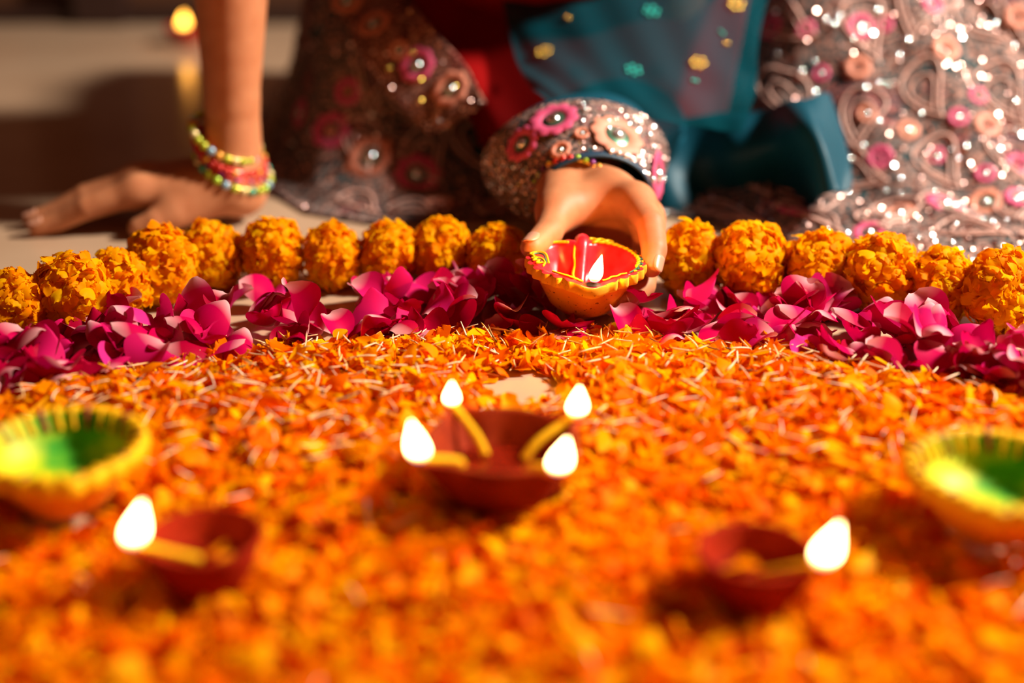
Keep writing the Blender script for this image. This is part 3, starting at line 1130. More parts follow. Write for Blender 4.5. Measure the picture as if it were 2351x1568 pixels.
V, Fc = sheet(LI, 0.0015)
tag(pobj('cuff_lining', V, Fc, M['navy'], cuff), 'navy lining showing at the cuff opening')
for px, py, r, mr, mc in ((1277, 275, 0.0185, pk, gs), (1412, 318, 0.0205, pe, cr), (1508, 400, 0.0185, pk, gs), (1195, 330, 0.015, pk, gs), (1285, 343, 0.008, pe, gs), (1340, 312, 0.006, pe, gs)):
    best, bi = 9, None
    d = np.linalg.norm(np.cross(CU - np.array([0, 0, CAM_H]), ray(px, py)), axis=-1) + 0.2 * (CN @ ray(px, py) > -0.05)
    i, j = np.unravel_index(d.argmin(), d.shape)
    rosette(CU[i, j], CN[i, j], r, mr, mc, cuff, 10)
p, nn = scatter_grid(CU, CN, 1500, rng)
add_stuff('sequins', p, nn, rng.uniform(0.0007, 0.0012, len(p)), 0.3, rng, M['sequin'], cuff)
p, nn = scatter_grid(CU, CN, 260, rng)
add_stuff('silver_sequins', p, nn, rng.uniform(0.0008, 0.0013, len(p)), 0.3, rng, M['silver'], cuff)
for px, py in ((1338, 245), (1350, 250), (1485, 313), (1392, 280), (1415, 305), (1405, 302), (1497, 415), (1522, 412), (1408, 395), (1420, 400), (1428, 408), (1400, 361), (1530, 430), (1470, 330), (1495, 340)):
    d = np.linalg.norm(np.cross(CU - np.array([0, 0, CAM_H]), ray(px, py)), axis=-1) + 0.2 * (CN @ ray(px, py) > -0.05)
    i, j = np.unravel_index(d.argmin(), d.shape)
    V, Fc = dome(0.0022, 0.0017)
    pobj('rhinestone', to_frame(V, CU[i, j], CN[i, j], lift=0.0016), Fc, cr, cuff)

tb = sleeve_rings(catmull(np.array([[0.05, 1.38, 0.06], [0.05, 1.33, 0.16], [0.045, 1.26, 0.27], [0.04, 1.185, 0.40], [0.04, 1.165, 0.47]]), 24),
                  catmull(np.array([0.155, 0.145, 0.14, 0.145, 0.10]), 24), catmull(np.array([0.135, 0.125, 0.12, 0.115, 0.085]), 24), None)
tb = np.concatenate([tb, tb[:, :1]], 1)
V, Fc = sheet(tb, 0.0016)
tag(pobj('tunic_bodice', V, Fc, M['maroon']), 'maroon bodice of the tunic')

# ================================================================== bangles
def torus(R, r, n=48, m=8, wob=0.0):
    a = np.linspace(0, 2 * PI, n, endpoint=False)
    b = np.linspace(0, 2 * PI, m, endpoint=False)
    A, Bb = np.meshgrid(a, b, indexing='ij')
    V = np.stack([(R + r * np.cos(Bb)) * np.cos(A), (R + r * np.cos(Bb)) * np.sin(A), r * np.sin(Bb)], -1).reshape(-1, 3)
    f = grid_faces(n, m, True)
    last = np.stack([(n - 1) * m + np.arange(m), (n - 1) * m + (np.arange(m) + 1) % m, (np.arange(m) + 1) % m, np.arange(m)], 1)
    return V, np.concatenate([f, last])


def ball(r, nu=7, nv=10, sq=1.0):
    t = np.linspace(0.02, PI - 0.02, nu)
    a = np.linspace(0, 2 * PI, nv, endpoint=False)
    T, A = np.meshgrid(t, a, indexing='ij')
    return np.stack([r * np.sin(T) * np.cos(A), r * np.sin(T) * np.sin(A), sq * r * np.cos(T)], -1).reshape(-1, 3), grid_faces(nu, nv, True)


bead_cols = {
    'yellow_green': (0.42, 0.46, 0.02), 'sky_blue': (0.25, 0.42, 0.52), 'amber': (0.75, 0.32, 0.03), 'red': (0.55, 0.03, 0.015), 'sea_green': (0.05, 0.35, 0.22), 'pale_gold': (0.75, 0.58, 0.25), 'plum': (0.20, 0.03, 0.16), 'lime': (0.40, 0.60, 0.03),
}
BM = {k: mat('bead_' + k, c, 0.2, Metallic=0.35) for k, c in bead_cols.items()}
bead_mesh = {}
for k, mm in BM.items():
    V, Fc = ball(1.0)
    bead_mesh[k] = mesh_np('bead', V, Fc)
    bead_mesh[k].materials.append(mm)


def bangle(label, c, axis, R, r, band, seq, nb, br, group):
    e = empty('bangle', c)
    e.rotation_mode = 'QUATERNION'
    e.rotation_quaternion = Vector(axis).to_track_quat('Z', 'Y')
    V, Fc = torus(R, r)
    obj('band', mesh_np('band', V, Fc), band, e)
    for k in range(nb):
        a = 2 * PI * k / nb
        o = obj('bead', bead_mesh[seq[k % len(seq)]], None, e, ((R + r * 0.7) * math.cos(a), (R + r * 0.7) * math.sin(a), 0))
        o.scale = (br,) * 3
    tag(e, label, 'bangle', group)
    return e


g = 'bangles on the wrist of the hand on the floor'
ax = (0.50, -0.24, 0.84)
w0 = np.array([-0.2165, 1.086, 0.004])
bangle('green and pale blue beaded bangle, topmost on the wrist over the floor', w0 + (-0.004, 0, 0.0635), ax, 0.0262, 0.0022, M['gold_bead'], ['yellow_green', 'yellow_green', 'sky_blue', 'amber', 'yellow_green', 'pale_gold'], 26, 0.0034, g)
bangle('plain red bangle in the middle of the wrist stack over the floor', w0 + (-0.002, 0, 0.054), ax, 0.0275, 0.0028, BM['red'], ['red', 'red', 'red', 'amber'], 30, 0.0027, g)
bangle('thin dark red bangle under the plain red one', w0 + (-0.001, 0, 0.0485), ax, 0.0280, 0.0022, BM['red'], ['red', 'plum'], 30, 0.0022, g)
bangle('sea green and yellow beaded bangle resting lowest on the back of the hand', w0 + (0.000, 0, 0.042), ax, 0.0290, 0.0022, M['gold_bead'], ['sea_green', 'yellow_green', 'lime', 'sky_blue', 'yellow_green', 'pale_gold'], 26, 0.0034, g)
bangle('red, lime and purple beaded bangle at the cuff of the lamp-holding arm', wristL + (-0.003, -0.026, -0.005), (0.16, 0.95, 0.05), 0.0272, 0.0018, M['gold_bead'], ['red', 'red', 'lime', 'lime', 'plum', 'amber', 'red'], 34, 0.0026, None)

# ================================================================== lamps
def flame(parent, base, h, w, lean=(0, 0), fm=None, glow=0.02):
    nu, nv = 18, 14
    t = np.linspace(0, 1, nu)
    prof = np.sin(PI * np.clip(t, 0, 1) ** 0.62) ** 0.85 * (1 - 0.35 * t)
    prof = prof / prof.max()
    a = np.linspace(0, 2 * PI, nv, endpoint=False)
    V = []
    for tt, pr in zip(t, prof):
        rr = max(pr * w / 2, 1e-5)
        V.append(np.stack([rr * np.cos(a) + lean[0] * h * tt ** 1.3, rr * np.sin(a) + lean[1] * h * tt ** 1.3, np.full(nv, tt * h)], 1))
    V = np.concatenate(V)
    me = mesh_np('flame', V, grid_faces(nu, nv, True), True, {'along': np.repeat(t, nv)})
    ld = bpy.data.lights.new('flame_light', 'POINT')
    ld.energy = glow
    ld.color = (1.0, 0.36, 0.07)
    ld.shadow_soft_size = 0.004
    lo_ = bpy.data.objects.new('flame_light', ld)
    COL.objects.link(lo_)
    lo_.parent = parent
    lo_.location = np.asarray(base) + (lean[0] * h * 0.4, lean[1] * h * 0.4, h * 0.8)
    return obj('flame', me, fm or M['flame'], parent, base)


def lathe_loop(rows):
    """rows: list of (n,2) outlines with z -> closed surface strip"""
    return np.concatenate(rows), grid_faces(len(rows), len(rows[0]), True)


def rot2(o, a):
    return o


def outline(n, R, fn=None):
    a = np.linspace(0, 2 * PI, n, endpoint=False)
    r = np.full(n, R) if fn is None else R * fn(a)
    return a, r


def row(a, r, z, c=(0, 0)):
    return np.stack([c[0] + r * np.cos(a), c[1] + r * np.sin(a), np.full(len(a), z) if np.isscalar(z) else z], 1)


def adist(a, b):
    return np.abs((a - b + PI) % (2 * PI) - PI)


# ---- the lamp in the hand: heart-shaped, scalloped, painted
heldC = np.array([0.0455, 0.8625, 0.0115])
held = empty('oil_lamp', heldC, (math.radians(3.0), math.radians(2.0), 0))
tag(held, 'lit heart-shaped clay lamp painted red with yellow lines, held in the hand', 'oil lamp', 'clay oil lamps')
n = 192
a = np.linspace(0, 2 * PI, n, endpoint=False)
back, front = PI / 2 + 0.10, -PI / 2 + 0.06
dent = np.exp(-(adist(a, back) / 0.34) ** 2)
spout = np.exp(-(adist(a, front) / 0.30) ** 2)
heart = 1.0 - 0.20 * dent + 0.10 * spout
ell = 1 / np.sqrt((np.cos(a) / 1.0) ** 2 + (np.sin(a) / 0.97) ** 2)
flat_front = 1 - ss(0.28, 0.42, adist(a, front))
scal = (0.925 + 0.105 * np.abs(np.sin(a * 12.5)) ** 0.7) * (1 - flat_front) + 0.985 * flat_front
RO = 0.0375 * heart * ell
inn = 1.0 - 0.34 * dent + 0.02 * spout
RI = 0.0375 * inn * ell
zr = 0.034 - 0.0035 * spout + 0.002 * dent
b_ = lambda k: 0.0375 * k * np.ones(n)
rows = [row(a, b_(0.02), 0.0), row(a, b_(0.36), 0.0), row(a, b_(0.46), 0.0014), row(a, b_(0.60), 0.0065),
        row(a, RO * 0.72, 0.0150), row(a, RO * 0.79, 0.0210), row(a, RO * 0.83, zr - 0.0088)]
V, Fc = lathe_loop(rows)
tag(obj('clay_bowl', mesh_np('clay_bowl', V, Fc), M['clay_orange'], held), 'bare orange clay bowl')
rows = [row(a, RO * 0.82, zr - 0.0095), row(a, RO * 0.90, zr - 0.0086),
        row(a, RO * scal * 0.995, zr - 0.0068), row(a, RO * scal * 1.005, zr - 0.005), row(a, RO * scal, zr - 0.0014), row(a, RO * scal * 0.985, zr - 0.0003)]
V, Fc = lathe_loop(rows)
tag(obj('scalloped_rim', mesh_np('scalloped_rim', V, Fc), M['clay_ochre'], held), 'ochre clay rim with a scalloped edge')
rows = [row(a, RO * scal * 0.987, zr - 0.0004), row(a, RO * 0.955, zr), row(a, RI * 0.87, zr - 0.0006), row(a, RI * 0.83, zr - 0.0022), row(a, RI * 0.76, 0.026 - 0.001 * spout),
        row(a, RI * 0.62, 0.0185), row(a, RI * 0.42, 0.0135), row(a, RI * 0.2, 0.0122), row(a, RI * 0.01, 0.012)]
V, Fc = lathe_loop(rows)
tag(obj('painted_basin', mesh_np('painted_basin', V, Fc), M['red_paint'], held), 'glossy red painted top and basin')


def arc_line(name, r_of, a0, a1, m_, rad, zo=0.0006, npt=60, wig=0.0, wf=60):
    aa = np.linspace(a0, a1, npt)
    P = []
    for q in aa:
        i = int(round((q % (2 * PI)) / (2 * PI) * n)) % n
        rr = r_of[i] + wig * math.sin(q * wf)
        P.append([rr * math.cos(q), rr * math.sin(q), zr[i] + zo])
    V, Fc = tube(np.array(P), rad, 6)
    return obj(name, mesh_np(name, V, Fc), m_, held)


Y_, G_ = M['yellow_paint'], M['green_line']
mid = RI * 0.885
arc_line('painted_line', mid, back + 0.30, back + 1.62, Y_, 0.00085, wig=0.0006, wf=9)
arc_line('painted_line', mid, back - 0.30, back - 2.05, Y_, 0.00095, wig=0.0005, wf=46, npt=120)
arc_line('painted_line', mid * 1.035, back - 1.0, back - 2.35, G_, 0.0006, npt=50)
arc_line('painted_line', mid * 0.99, front - 0.15, front - 0.80, Y_, 0.0007)
arc_line('painted_line', mid * 1.0, front + 0.22, front + 0.75, Y_, 0.0006, wig=0.0005, wf=30)
# zigzag on the rim to the right and loops at the left
for k, q in enumerate(np.linspace(back - 2.25, back - 0.55, 15)):
    i = int(round((q % (2 * PI)) / (2 * PI) * n)) % n
    P = [[(RI[i] * 0.93) * math.cos(q), (RI[i] * 0.93) * math.sin(q), zr[i] + 0.0005], [(RO[i] * 0.955) * math.cos(q + 0.05), (RO[i] * 0.955) * math.sin(q + 0.05), zr[i] + 0.0004]]
    V, Fc = tube(np.array(P), 0.0007, 6)
    obj('painted_stroke', mesh_np('painted_stroke', V, Fc), Y_ if k % 2 == 0 else G_, held)


def free_line(pts, m_, rad):
    P = catmull(np.array(pts), 10 * len(pts))
    V, Fc = tube(P, rad, 6)
    obj('painted_line', mesh_np('painted_line', V, Fc), m_, held)


zt = 0.0347
free_line([(-0.0355, 0.004, zt), (-0.0305, 0.0075, zt), (-0.0255, 0.0045, zt), (-0.0235, -0.003, zt - .003)], Y_, 0.0008)
free_line([(-0.0335, 0.0035, zt), (-0.0295, 0.0055, zt), (-0.0265, 0.002, zt), (-0.0248, -0.003, zt - .003)], G_, 0.0006)
free_line([(-0.0355, 0.0035, zt), (-0.0320, -0.001, zt), (-0.0280, -0.004, zt), (-0.0262, -0.010, zt), (-0.0275, -0.016, zt)], Y_, 0.0008)
free_line([(-0.0345, -0.003, zt), (-0.0310, -0.0035, zt), (-0.0335, -0.0065, zt), (-0.0295, -0.007, zt), (-0.0315, -0.0105, zt), (-0.0270, -0.0105, zt)], Y_, 0.00075)
free_line([(-0.0330, -0.0030, zt), (-0.0295, -0.0055, zt), (-0.0282, -0.009, zt)], G_, 0.0006)
free_line([(-0.0060, 0.0235, 0.0345), (-0.0066, 0.018, 0.0295), (-0.0060, 0.013, 0.0245), (-0.0072, 0.008, 0.0205), (-0.0062, 0.003, 0.0175), (-0.0072, -0.003, 0.0155)], Y_, 0.0009)
free_line([(0.0035, 0.0305, zt + .0015), (0.006, 0.0315, zt + .001), (0.0085, 0.0300, zt + .001), (0.011, 0.0325, zt + .0005), (0.014, 0.0300, zt + .0005), (0.0165, 0.0315, zt), (0.019, 0.029, zt)], Y_, 0.0009)
V, Fc = tube(catmull(np.array([[-0.0010, 0.0325, 0.0335], [-0.0012, 0.0255, 0.0335], [-0.0018, 0.0170, 0.0265], [-0.0025, 0.0060, 0.0175], [-0.003, -0.004, 0.0128]]), 26), np.linspace(0.0052, 0.0030, 26), 12)
tag(obj('basin_ridge', mesh_np('basin_ridge', V, Fc), M['red_paint'], held), 'red ridge dividing the heart-shaped basin')
tip = np.array([0.0035, -0.0335, 0.0315])
V, Fc = tube(catmull(np.array([[-0.002, -0.004, 0.0155], [0.0, -0.016, 0.0185], [0.002, -0.026, 0.0270], tip + (0, 0, 0.0015), tip + (0.0, -0.001, 0.0038)]), 24), 0.0017, 8)
obj('wick', mesh_np('wick', V, Fc), M['wick'], held)
V, Fc = ball(0.0021)
obj('wick_ember', mesh_np('wick_ember', V * np.array([1.2, 1.2, 0.9]), Fc), M['wick_tip'], held, tip + (0, -0.001, 0.0045))
V, Fc = dome(0.0042, 0.0010)
obj('soot_mark', mesh_np('soot_mark', V * np.array([1.6, 0.8, 1]), Fc), M['soot'], held, tip + (-0.001, -0.0005, -0.0007))
flame(held, tip + (0.0, -0.0015, 0.0012), 0.0185, 0.0085, (0.20, 0.0), None, 0.75)


# ---- plain red clay lamps in front
def clay_lamp(label, c, R, hgt, spouts, wick_len, fl, pinch=0.30, group='clay oil lamps', oil=True, zb=0.007, fm=None, clay=None):
    e = empty('oil_lamp', (c[0], c[1], zb))
    tag(e, label, 'oil lamp', group)
    n_ = 120
    aa = np.linspace(0, 2 * PI, n_, endpoint=False)
    sp = sum(np.exp(-(adist(aa, s_) / 0.20) ** 2) for s_ in spouts)
    f_ = 1 + pinch * sp
    zt_ = hgt + 0.0005 * sp
    Ro = R * f_
    rows_ = [row(aa, np.full(n_, R * 0.02), 0), row(aa, np.full(n_, R * 0.50), 0), row(aa, np.full(n_, R * 0.58), 0.0015), row(aa, R * 0.78 * (1 + pinch * 0.3 * sp), hgt * 0.38),
             row(aa, R * 0.93 * (1 + pinch * 0.7 * sp), hgt * 0.75), row(aa, Ro, zt_ - 0.001), row(aa, Ro * 0.985, zt_), row(aa, Ro * 0.92, zt_), row(aa, Ro * 0.90, zt_ - 0.0012),
             row(aa, R * 0.80 * (1 + pinch * 0.75 * sp), hgt * 0.72), row(aa, R * 0.62 * (1 + pinch * 0.3 * sp), hgt * 0.36), row(aa, np.full(n_, R * 0.3), hgt * 0.22), row(aa, np.full(n_, R * 0.01), hgt * 0.2)]
    V, Fc = lathe_loop(rows_)
    obj('clay_bowl', mesh_np('clay_bowl', V, Fc), clay or M['clay_red'], e)
    if oil:
        ro = R * 0.70 * (1 + pinch * 0.45 * sp)
        V, Fc = lathe_loop([row(aa, ro, hgt * 0.53), row(aa, ro * 0.5, hgt * 0.53), row(aa, ro * 0.01, hgt * 0.53)])
        obj('oil', mesh_np('oil', V, Fc), M['oil'], e)
    for s_, (fh, fw, ln) in zip(spouts, fl):
        d = np.array([math.cos(s_), math.sin(s_), 0])
        tp = d * R * (1 + pinch * 0.85) + np.array([0, 0, hgt + 0.002])
        wl = wick_len if np.isscalar(wick_len) else wick_len[spouts.index(s_)]
        P = catmull(np.array([d * R * wl + (0, 0, hgt * 0.58), d * R * 0.6 + (0, 0, hgt * 0.80), d * R * (1 + pinch * 0.45) + (0, 0, hgt + 0.0005), tp]), 20)
        V, Fc = tube(P, 0.0021, 8)
        obj('wick', mesh_np('wick', V, Fc), M['wick'], e)
        V, Fc = ball(0.0022)
        obj('wick_ember', mesh_np('wick_ember', V, Fc), M['wick_tip'], e, tp)
        flame(e, tp + (0, 0, -0.001), fh, fw, ln, fm)
    return e


cl = gp(468, 1228, 0.034)
clay_lamp('lit plain red clay lamp at the lower left, flame on its left spout', cl, 0.0250, 0.027, [math.radians(200)], 0.1, [(0.020, 0.0105, (0.28, 0))], 0.18)
crr = gp(1735, 1262, 0.034)
clay_lamp('lit plain red clay lamp at the lower right, flame on its right spout', crr, 0.0245, 0.027, [math.radians(-28)], 0.1, [(0.0185, 0.0105, (0.30, 0))], 0.18)
cc = gp(1150, 1008, 0.040)
cent = clay_lamp('four-flame red clay lamp in the middle of the orange petals', cc, 0.0365, 0.033, [math.radians(d) for d in (213, 306, 124, 33)], [0.92, 0.92, 0.36, 0.36],
                 [(0.0195, 0.0105, (-0.18, 0)), (0.0165, 0.0105, (0.25, 0)), (0.0125, 0.0075, (0.02, 0)), (0.0155, 0.0095, (0.08, 0))], 0.24, clay=M['clay_dark'])
far = gp(427, 100, 0.0)
clay_lamp('far small lit lamp on the floor by the back wall', far, 0.024, 0.022, [math.radians(-80)], 0.1, [(0.021, 0.0125, (0.1, 0))], 0.16, zb=0.0, fm=M['far_flame'])


# ---- green and yellow painted lamps at the sides
def painted_lamp(label, c, rotz, R=0.0405):
    e = empty('oil_lamp', (c[0], c[1], 0.011), (0, 0, rotz))
    tag(e, label, 'oil lamp', 'clay oil lamps')
    n_ = 168
    aa = np.linspace(0, 2 * PI, n_, endpoint=False)
    sp = np.exp(-(adist(aa, -PI / 2) / 0.28) ** 2)
    sc = 0.955 + 0.06 * np.abs(np.sin(aa * 11)) ** 0.7
    f_ = 1 + 0.10 * sp
    hz = 0.033
    Ro = R * f_
    V, Fc = lathe_loop([row(aa, np.full(n_, R * .02), 0), row(aa, np.full(n_, R * .40), 0), row(aa, np.full(n_, R * .47), 0.002), row(aa, Ro * .66, hz * .38), row(aa, Ro * .80, hz * .68), row(aa, Ro * 0.84, hz - 0.009)])
    tag(obj('clay_bowl', mesh_np('clay_bowl', V, Fc), M['clay_orange'], e), 'bare orange clay underside')
    V, Fc = lathe_loop([row(aa, Ro * .83, hz - .0095), row(aa, Ro * sc * .99, hz - .0080), row(aa, Ro * sc, hz - .0060), row(aa, Ro * sc, hz - .0012), row(aa, Ro * sc * .98, hz), row(aa, Ro * .88, hz), row(aa, Ro * .86, hz - .001)])
    tag(obj('scalloped_rim', mesh_np('scalloped_rim', V, Fc), M['yellow_paint'], e), 'yellow painted scalloped rim')
    V, Fc = lathe_loop([row(aa, Ro * .862, hz - .0008), row(aa, Ro * .82, hz - .004), row(aa, Ro * .70, hz * .55), row(aa, Ro * .48, hz * .38), row(aa, Ro * .22, hz * .34), row(aa, Ro * .01, hz * .335)])
    tag(obj('painted_basin', mesh_np('painted_basin', V, Fc), M['green_bowl'], e), 'basin brushed with green and yellow paint')
    for k in range(30):
        q = 2 * PI * k / 30
        rr = R * (1 + 0.10 * math.exp(-(min(abs(q + PI / 2), abs(q - 1.5 * PI)) / 0.28) ** 2))
        P = catmull(np.array([[rr * .95 * math.cos(q), rr * .95 * math.sin(q), hz + .0005], [rr * .87 * math.cos(q + .02), rr * .87 * math.sin(q + .02), hz + .0003], [rr * .80 * math.cos(q), rr * .80 * math.sin(q), hz - .0050], [rr * .755 * math.cos(q - .02), rr * .755 * math.sin(q - .02), hz - .0085]]), 10)
        V, Fc = tube(P, 0.0011, 6)
        obj('painted_stroke', mesh_np('painted_stroke', V, Fc), [M['yellow_paint'], M['yellow_paint'], M['dark_red_line']][k % 3], e)
    return e


gl = gp(135, 1012, 0.044)
painted_lamp('unlit green and yellow painted lamp at the left edge', gl, 0.4)
gr = gp(2290, 1070, 0.044)
painted_lamp('unlit green and yellow painted lamp at the right edge', gr, -0.3)

# ================================================================== petals
RC = np.array([0.0, 0.37])          # centre of the flower circle
R_OR = 0.469


def petal_grid(L_, w0, w1, nu, nv, bend, cup, ruf, seed, notch=0.0, peak=0.62, power=1.4):
    """a petal lying along y: narrow base, rounded outer edge, bent along its length, cupped across, ruffled at the tip"""
    r = np.random.default_rng(seed)
    t = 1 - (1 - np.linspace(0, 1, nu)) ** 1.5
    s = np.linspace(-1, 1, nv)
    T, Sx = np.meshgrid(t, s, indexing='ij')
    rise = w0 + (w1 - w0) * np.clip(T / peak, 0, 1) ** power * (2 - np.clip(T / peak, 0, 1) ** power)
    wid = rise * np.where(T > peak, np.sqrt(np.clip(1 - ((T - peak) / (1.02 - peak)) ** 2, 0.04, 1)), 1)
    ph = r.uniform(0, 6, 4)
    x = Sx * wid * L_
    yl = T * (1 - 0.10 * Sx ** 2 * T ** 4 + notch * np.sin(Sx * 5.5 + ph[0]) * T ** 4)
    bd = bend if abs(bend) > 1e-3 else 1e-3
    yy = np.sin(bd * yl) / bd * L_
    zz = (1 - np.cos(bd * yl)) / bd * L_
    z = zz + cup * L_ * Sx ** 2 * wid / w1 + ruf * L_ * np.sin(Sx * 5 + ph[1] + T * 3) * T ** 3
    V = np.stack([x, yy - L_ * 0.5, z], -1).reshape(-1, 3)
    tw, lat = r.normal(0, 0.30), r.normal(0, 0.10)
    t_ = T.reshape(-1)
    V[:, 2] += tw * V[:, 0] * t_
    V[:, 0] += lat * L_ * t_ ** 2
    V[:, 2] -= V[:, 2].mean()
    return V, grid_faces(nu, nv), t_


def quat_mats(n_, tilt, r, flip=True):
    """random rotations: spin about z then tilt about a random horizontal axis"""
    sp1 = r.uniform(0, 2 * PI, n_)
    ta = r.uniform(0, 2 * PI, n_)
    tl = np.abs(r.normal(0, tilt, n_))
    if flip:
        tl = np.where(r.uniform(0, 1, n_) < 0.35, PI - tl, tl)
    out = np.zeros((n_, 3, 3))
    c, s = np.cos(sp1), np.sin(sp1)
    Z = np.zeros((n_, 3, 3))
    Z[:, 0, 0], Z[:, 0, 1], Z[:, 1, 0], Z[:, 1, 1], Z[:, 2, 2] = c, -s, s, c, 1
    kx, ky = np.cos(ta), np.sin(ta)
    c, s = np.cos(tl), np.sin(tl)
    Rm = np.zeros((n_, 3, 3))
    Rm[:, 0, 0] = c + kx * kx * (1 - c)
    Rm[:, 0, 1] = kx * ky * (1 - c)
    Rm[:, 0, 2] = ky * s
    Rm[:, 1, 0] = kx * ky * (1 - c)
    Rm[:, 1, 1] = c + ky * ky * (1 - c)
    Rm[:, 1, 2] = -kx * s
    Rm[:, 2, 0] = -ky * s
    Rm[:, 2, 1] = kx * s
    Rm[:, 2, 2] = c
    return Rm @ Z


LAMPS = [(cl[0], cl[1], 0.017), (crr[0], crr[1], 0.017), (cc[0], cc[1], 0.025), (gl[0], gl[1], 0.024), (gr[0], gr[1], 0.024), (heldC[0], heldC[1], 0.018)]
bare = gp(1200, 900)


def bed_ok(x, y, grow=0.0):
    r = np.hypot(x - RC[0], y - RC[1])
    edge = R_OR + 0.010 * np.sin(np.arctan2(y - RC[1], x) * 23) + 0.006 * np.sin(np.arctan2(y - RC[1], x) * 51 + 1)
    ok = r < edge
    e = ((x - bare[0]) / 0.025) ** 2 + ((y - bare[1]) / 0.027) ** 2
    ok &= e > 1.0
    for lx, ly, lr in LAMPS:
        ok &= np.hypot(x - lx, y - ly) > lr + grow
    ok &= np.abs(x) < 0.20 + 0.20 * y
    return ok


def bed_height(x, y):
    r = np.hypot(x - RC[0], y - RC[1])
    e = np.sqrt(((x - bare[0]) / 0.025) ** 2 + ((y - bare[1]) / 0.027) ** 2)
    return (0.004 + 0.010 * (1 - ss(R_OR - 0.035, R_OR + 0.01, r))) * ss(0.8, 2.2, e) * (0.85 + 0.3 * vnoise(x, y, 3, 18))


OV = []
for k in range(12):
    r_ = random.Random(k)
    OV.append(petal_grid(1.0, r_.uniform(0.05, 0.08), r_.uniform(0.27, 0.42), 7, 6, r_.uniform(-1.3, 1.5), r_.uniform(-0.15, 0.32), r_.uniform(0.04, 0.10), k, 0.08, r_.uniform(0.6, 0.75), 1.2))


def pile(n_, size, tilt, r, region, zmin, zfac, thin_front=False):
    lo, hi = region
    x = r.uniform(lo[0], hi[0], n_)
    y = r.uniform(lo[1], hi[1], n_)
    m = bed_ok(x, y)
    if thin_front:
        m &= r.uniform(0, 1, n_) < 0.07 + 0.93 * ss(0.64, 0.78, y)
    x, y = x[m], y[m]
    z = zmin + bed_height(x, y) * r.uniform(0, 1, len(x)) ** 0.7 * zfac
    return np.stack([x, y, z], 1), quat_mats(len(x), tilt, r), r.uniform(*size, len(x))


def bake(variants, pos, rot, sc, r, name, m, rnd=None):
    k = r.integers(0, len(variants), len(pos))
    Vs, Fs, Rn, Al, o = [], [], [], [], 0
    rnd = r.beta(0.9, 0.9, len(pos)) if rnd is None else rnd
    for q, (V, Fc, T) in enumerate(variants):
        i = np.where(k == q)[0]
        if not len(i):
            continue
        W_ = np.einsum('nij,vj->nvi', rot[i], V) * sc[i][:, None, None]
        low = W_[:, :, 2].min(1)
        P_ = pos[i].copy()
        P_[:, 2] = np.maximum(P_[:, 2], 0.0006 - low)
        W_ += P_[:, None]
        Vs.append(W_.reshape(-1, 3))
        Fs.append((Fc[None] + (np.arange(len(i)) * len(V))[:, None, None] + o).reshape(-1, 4))
        Rn.append(np.repeat(rnd[i], len(V)))
        Al.append(np.tile(T, len(i)))
        o += len(i) * len(V)
    me = mesh_np(name, np.concatenate(Vs), np.concatenate(Fs), True, {'rnd': np.concatenate(Rn), 'along': np.concatenate(Al)})
    return obj(name, me, m)


reg = ((-0.40, 0.40), (0.42, 0.88))
reg = ((-0.40, 0.40), (0.40, 0.88))
pos, rot, sc = pile(28000, (0.0085, 0.0150), 0.68, rng, ((-0.40, 0.42), (0.40, 0.88)), 0.0006, 1.0)
tag(bake(OV, pos, rot, sc, rng, 'marigold_petal_bed', M['orange_petal']), 'thick bed of loose orange marigold petals on the floor', 'petal bed', None, 'stuff')

SV = []
for k in range(8):
    r_ = np.random.default_rng(40 + k)
    c1, c2 = r_.normal(0, 0.035, 2)
    t = np.linspace(-0.5, 0.5, 5)
    P = np.stack([c1 * (t * 2) ** 2, t, c2 * (t * 2) ** 2 - c2 * 0.5], 1)
    V, Fc = tube(P, np.array([0.016, 0.028, 0.036, 0.036, 0.018]), 5)
    SV.append((V, Fc, np.repeat(np.concatenate([[0], np.linspace(0, 1, 5), [1]]), 5)))
ps, rs, scs = pile(3400, (0.011, 0.0200), 0.40, rng, ((-0.40, 0.42), (0.40, 0.88)), 0.003, 1.15, True)
tag(bake(SV, ps, rs, scs, rng, 'flower_sliver_litter', M['sliver']), 'countless thin cream slivers lying among the orange petals', 'flower sliver', None, 'stuff')

# individual petals and slivers on top of the bed
def variant_meshes(variants, name, m, n_tone, seed, lo=0.0, hi=1.0):
    out = []
    for k, (V, Fc, T) in enumerate(variants):
        for q in range(n_tone):
            me = mesh_np(name, V, Fc, True, {'rnd': np.full(len(V), lo + (hi - lo) * (q + 0.5) / n_tone), 'along': T})
            me.materials.append(m)
            out.append(me)
    return out


def spread_points(n_, r, min_d, ylim=(0.455, 0.86)):
    out = []
    tries = 0
    while len(out) < n_ and tries < 60000:
        tries += 1
        y = r.uniform(*ylim)
        x = r.uniform(-1, 1) * 0.355 * (y * cp + 0.12) * 0.97
        if not bed_ok(np.array([x]), np.array([y]), 0.006)[0]:
            continue
        if all((x - a) ** 2 + (y - b) ** 2 > min_d ** 2 for a, b in out):
            out.append((x, y))
    return out


def lay(meshes, pts, size, tilt, r, name, fn, dz, tones):
    for x, y in pts:
        ki = int(r.integers(len(meshes)))
        me = meshes[ki]
        ki %= len(tones)
        Rm = Matrix(quat_mats(1, tilt, r)[0].tolist())
        s = r.uniform(*size)
        low = min((Rm @ q.co).z for q in me.vertices) * s
        z = max(float(bed_height(np.array([x]), np.array([y]))[0]) + dz, 0.0008 - low)
        o = bpy.data.objects.new(name, me)
        COL.objects.link(o)
        o.matrix_world = Matrix.Translation((x, y, z)) @ Rm.to_4x4() @ Matrix.Scale(s, 4)
        lab, cat, grp = fn(x, y, tones[ki])
        o['label'], o['category'], o['group'] = lab, cat, grp


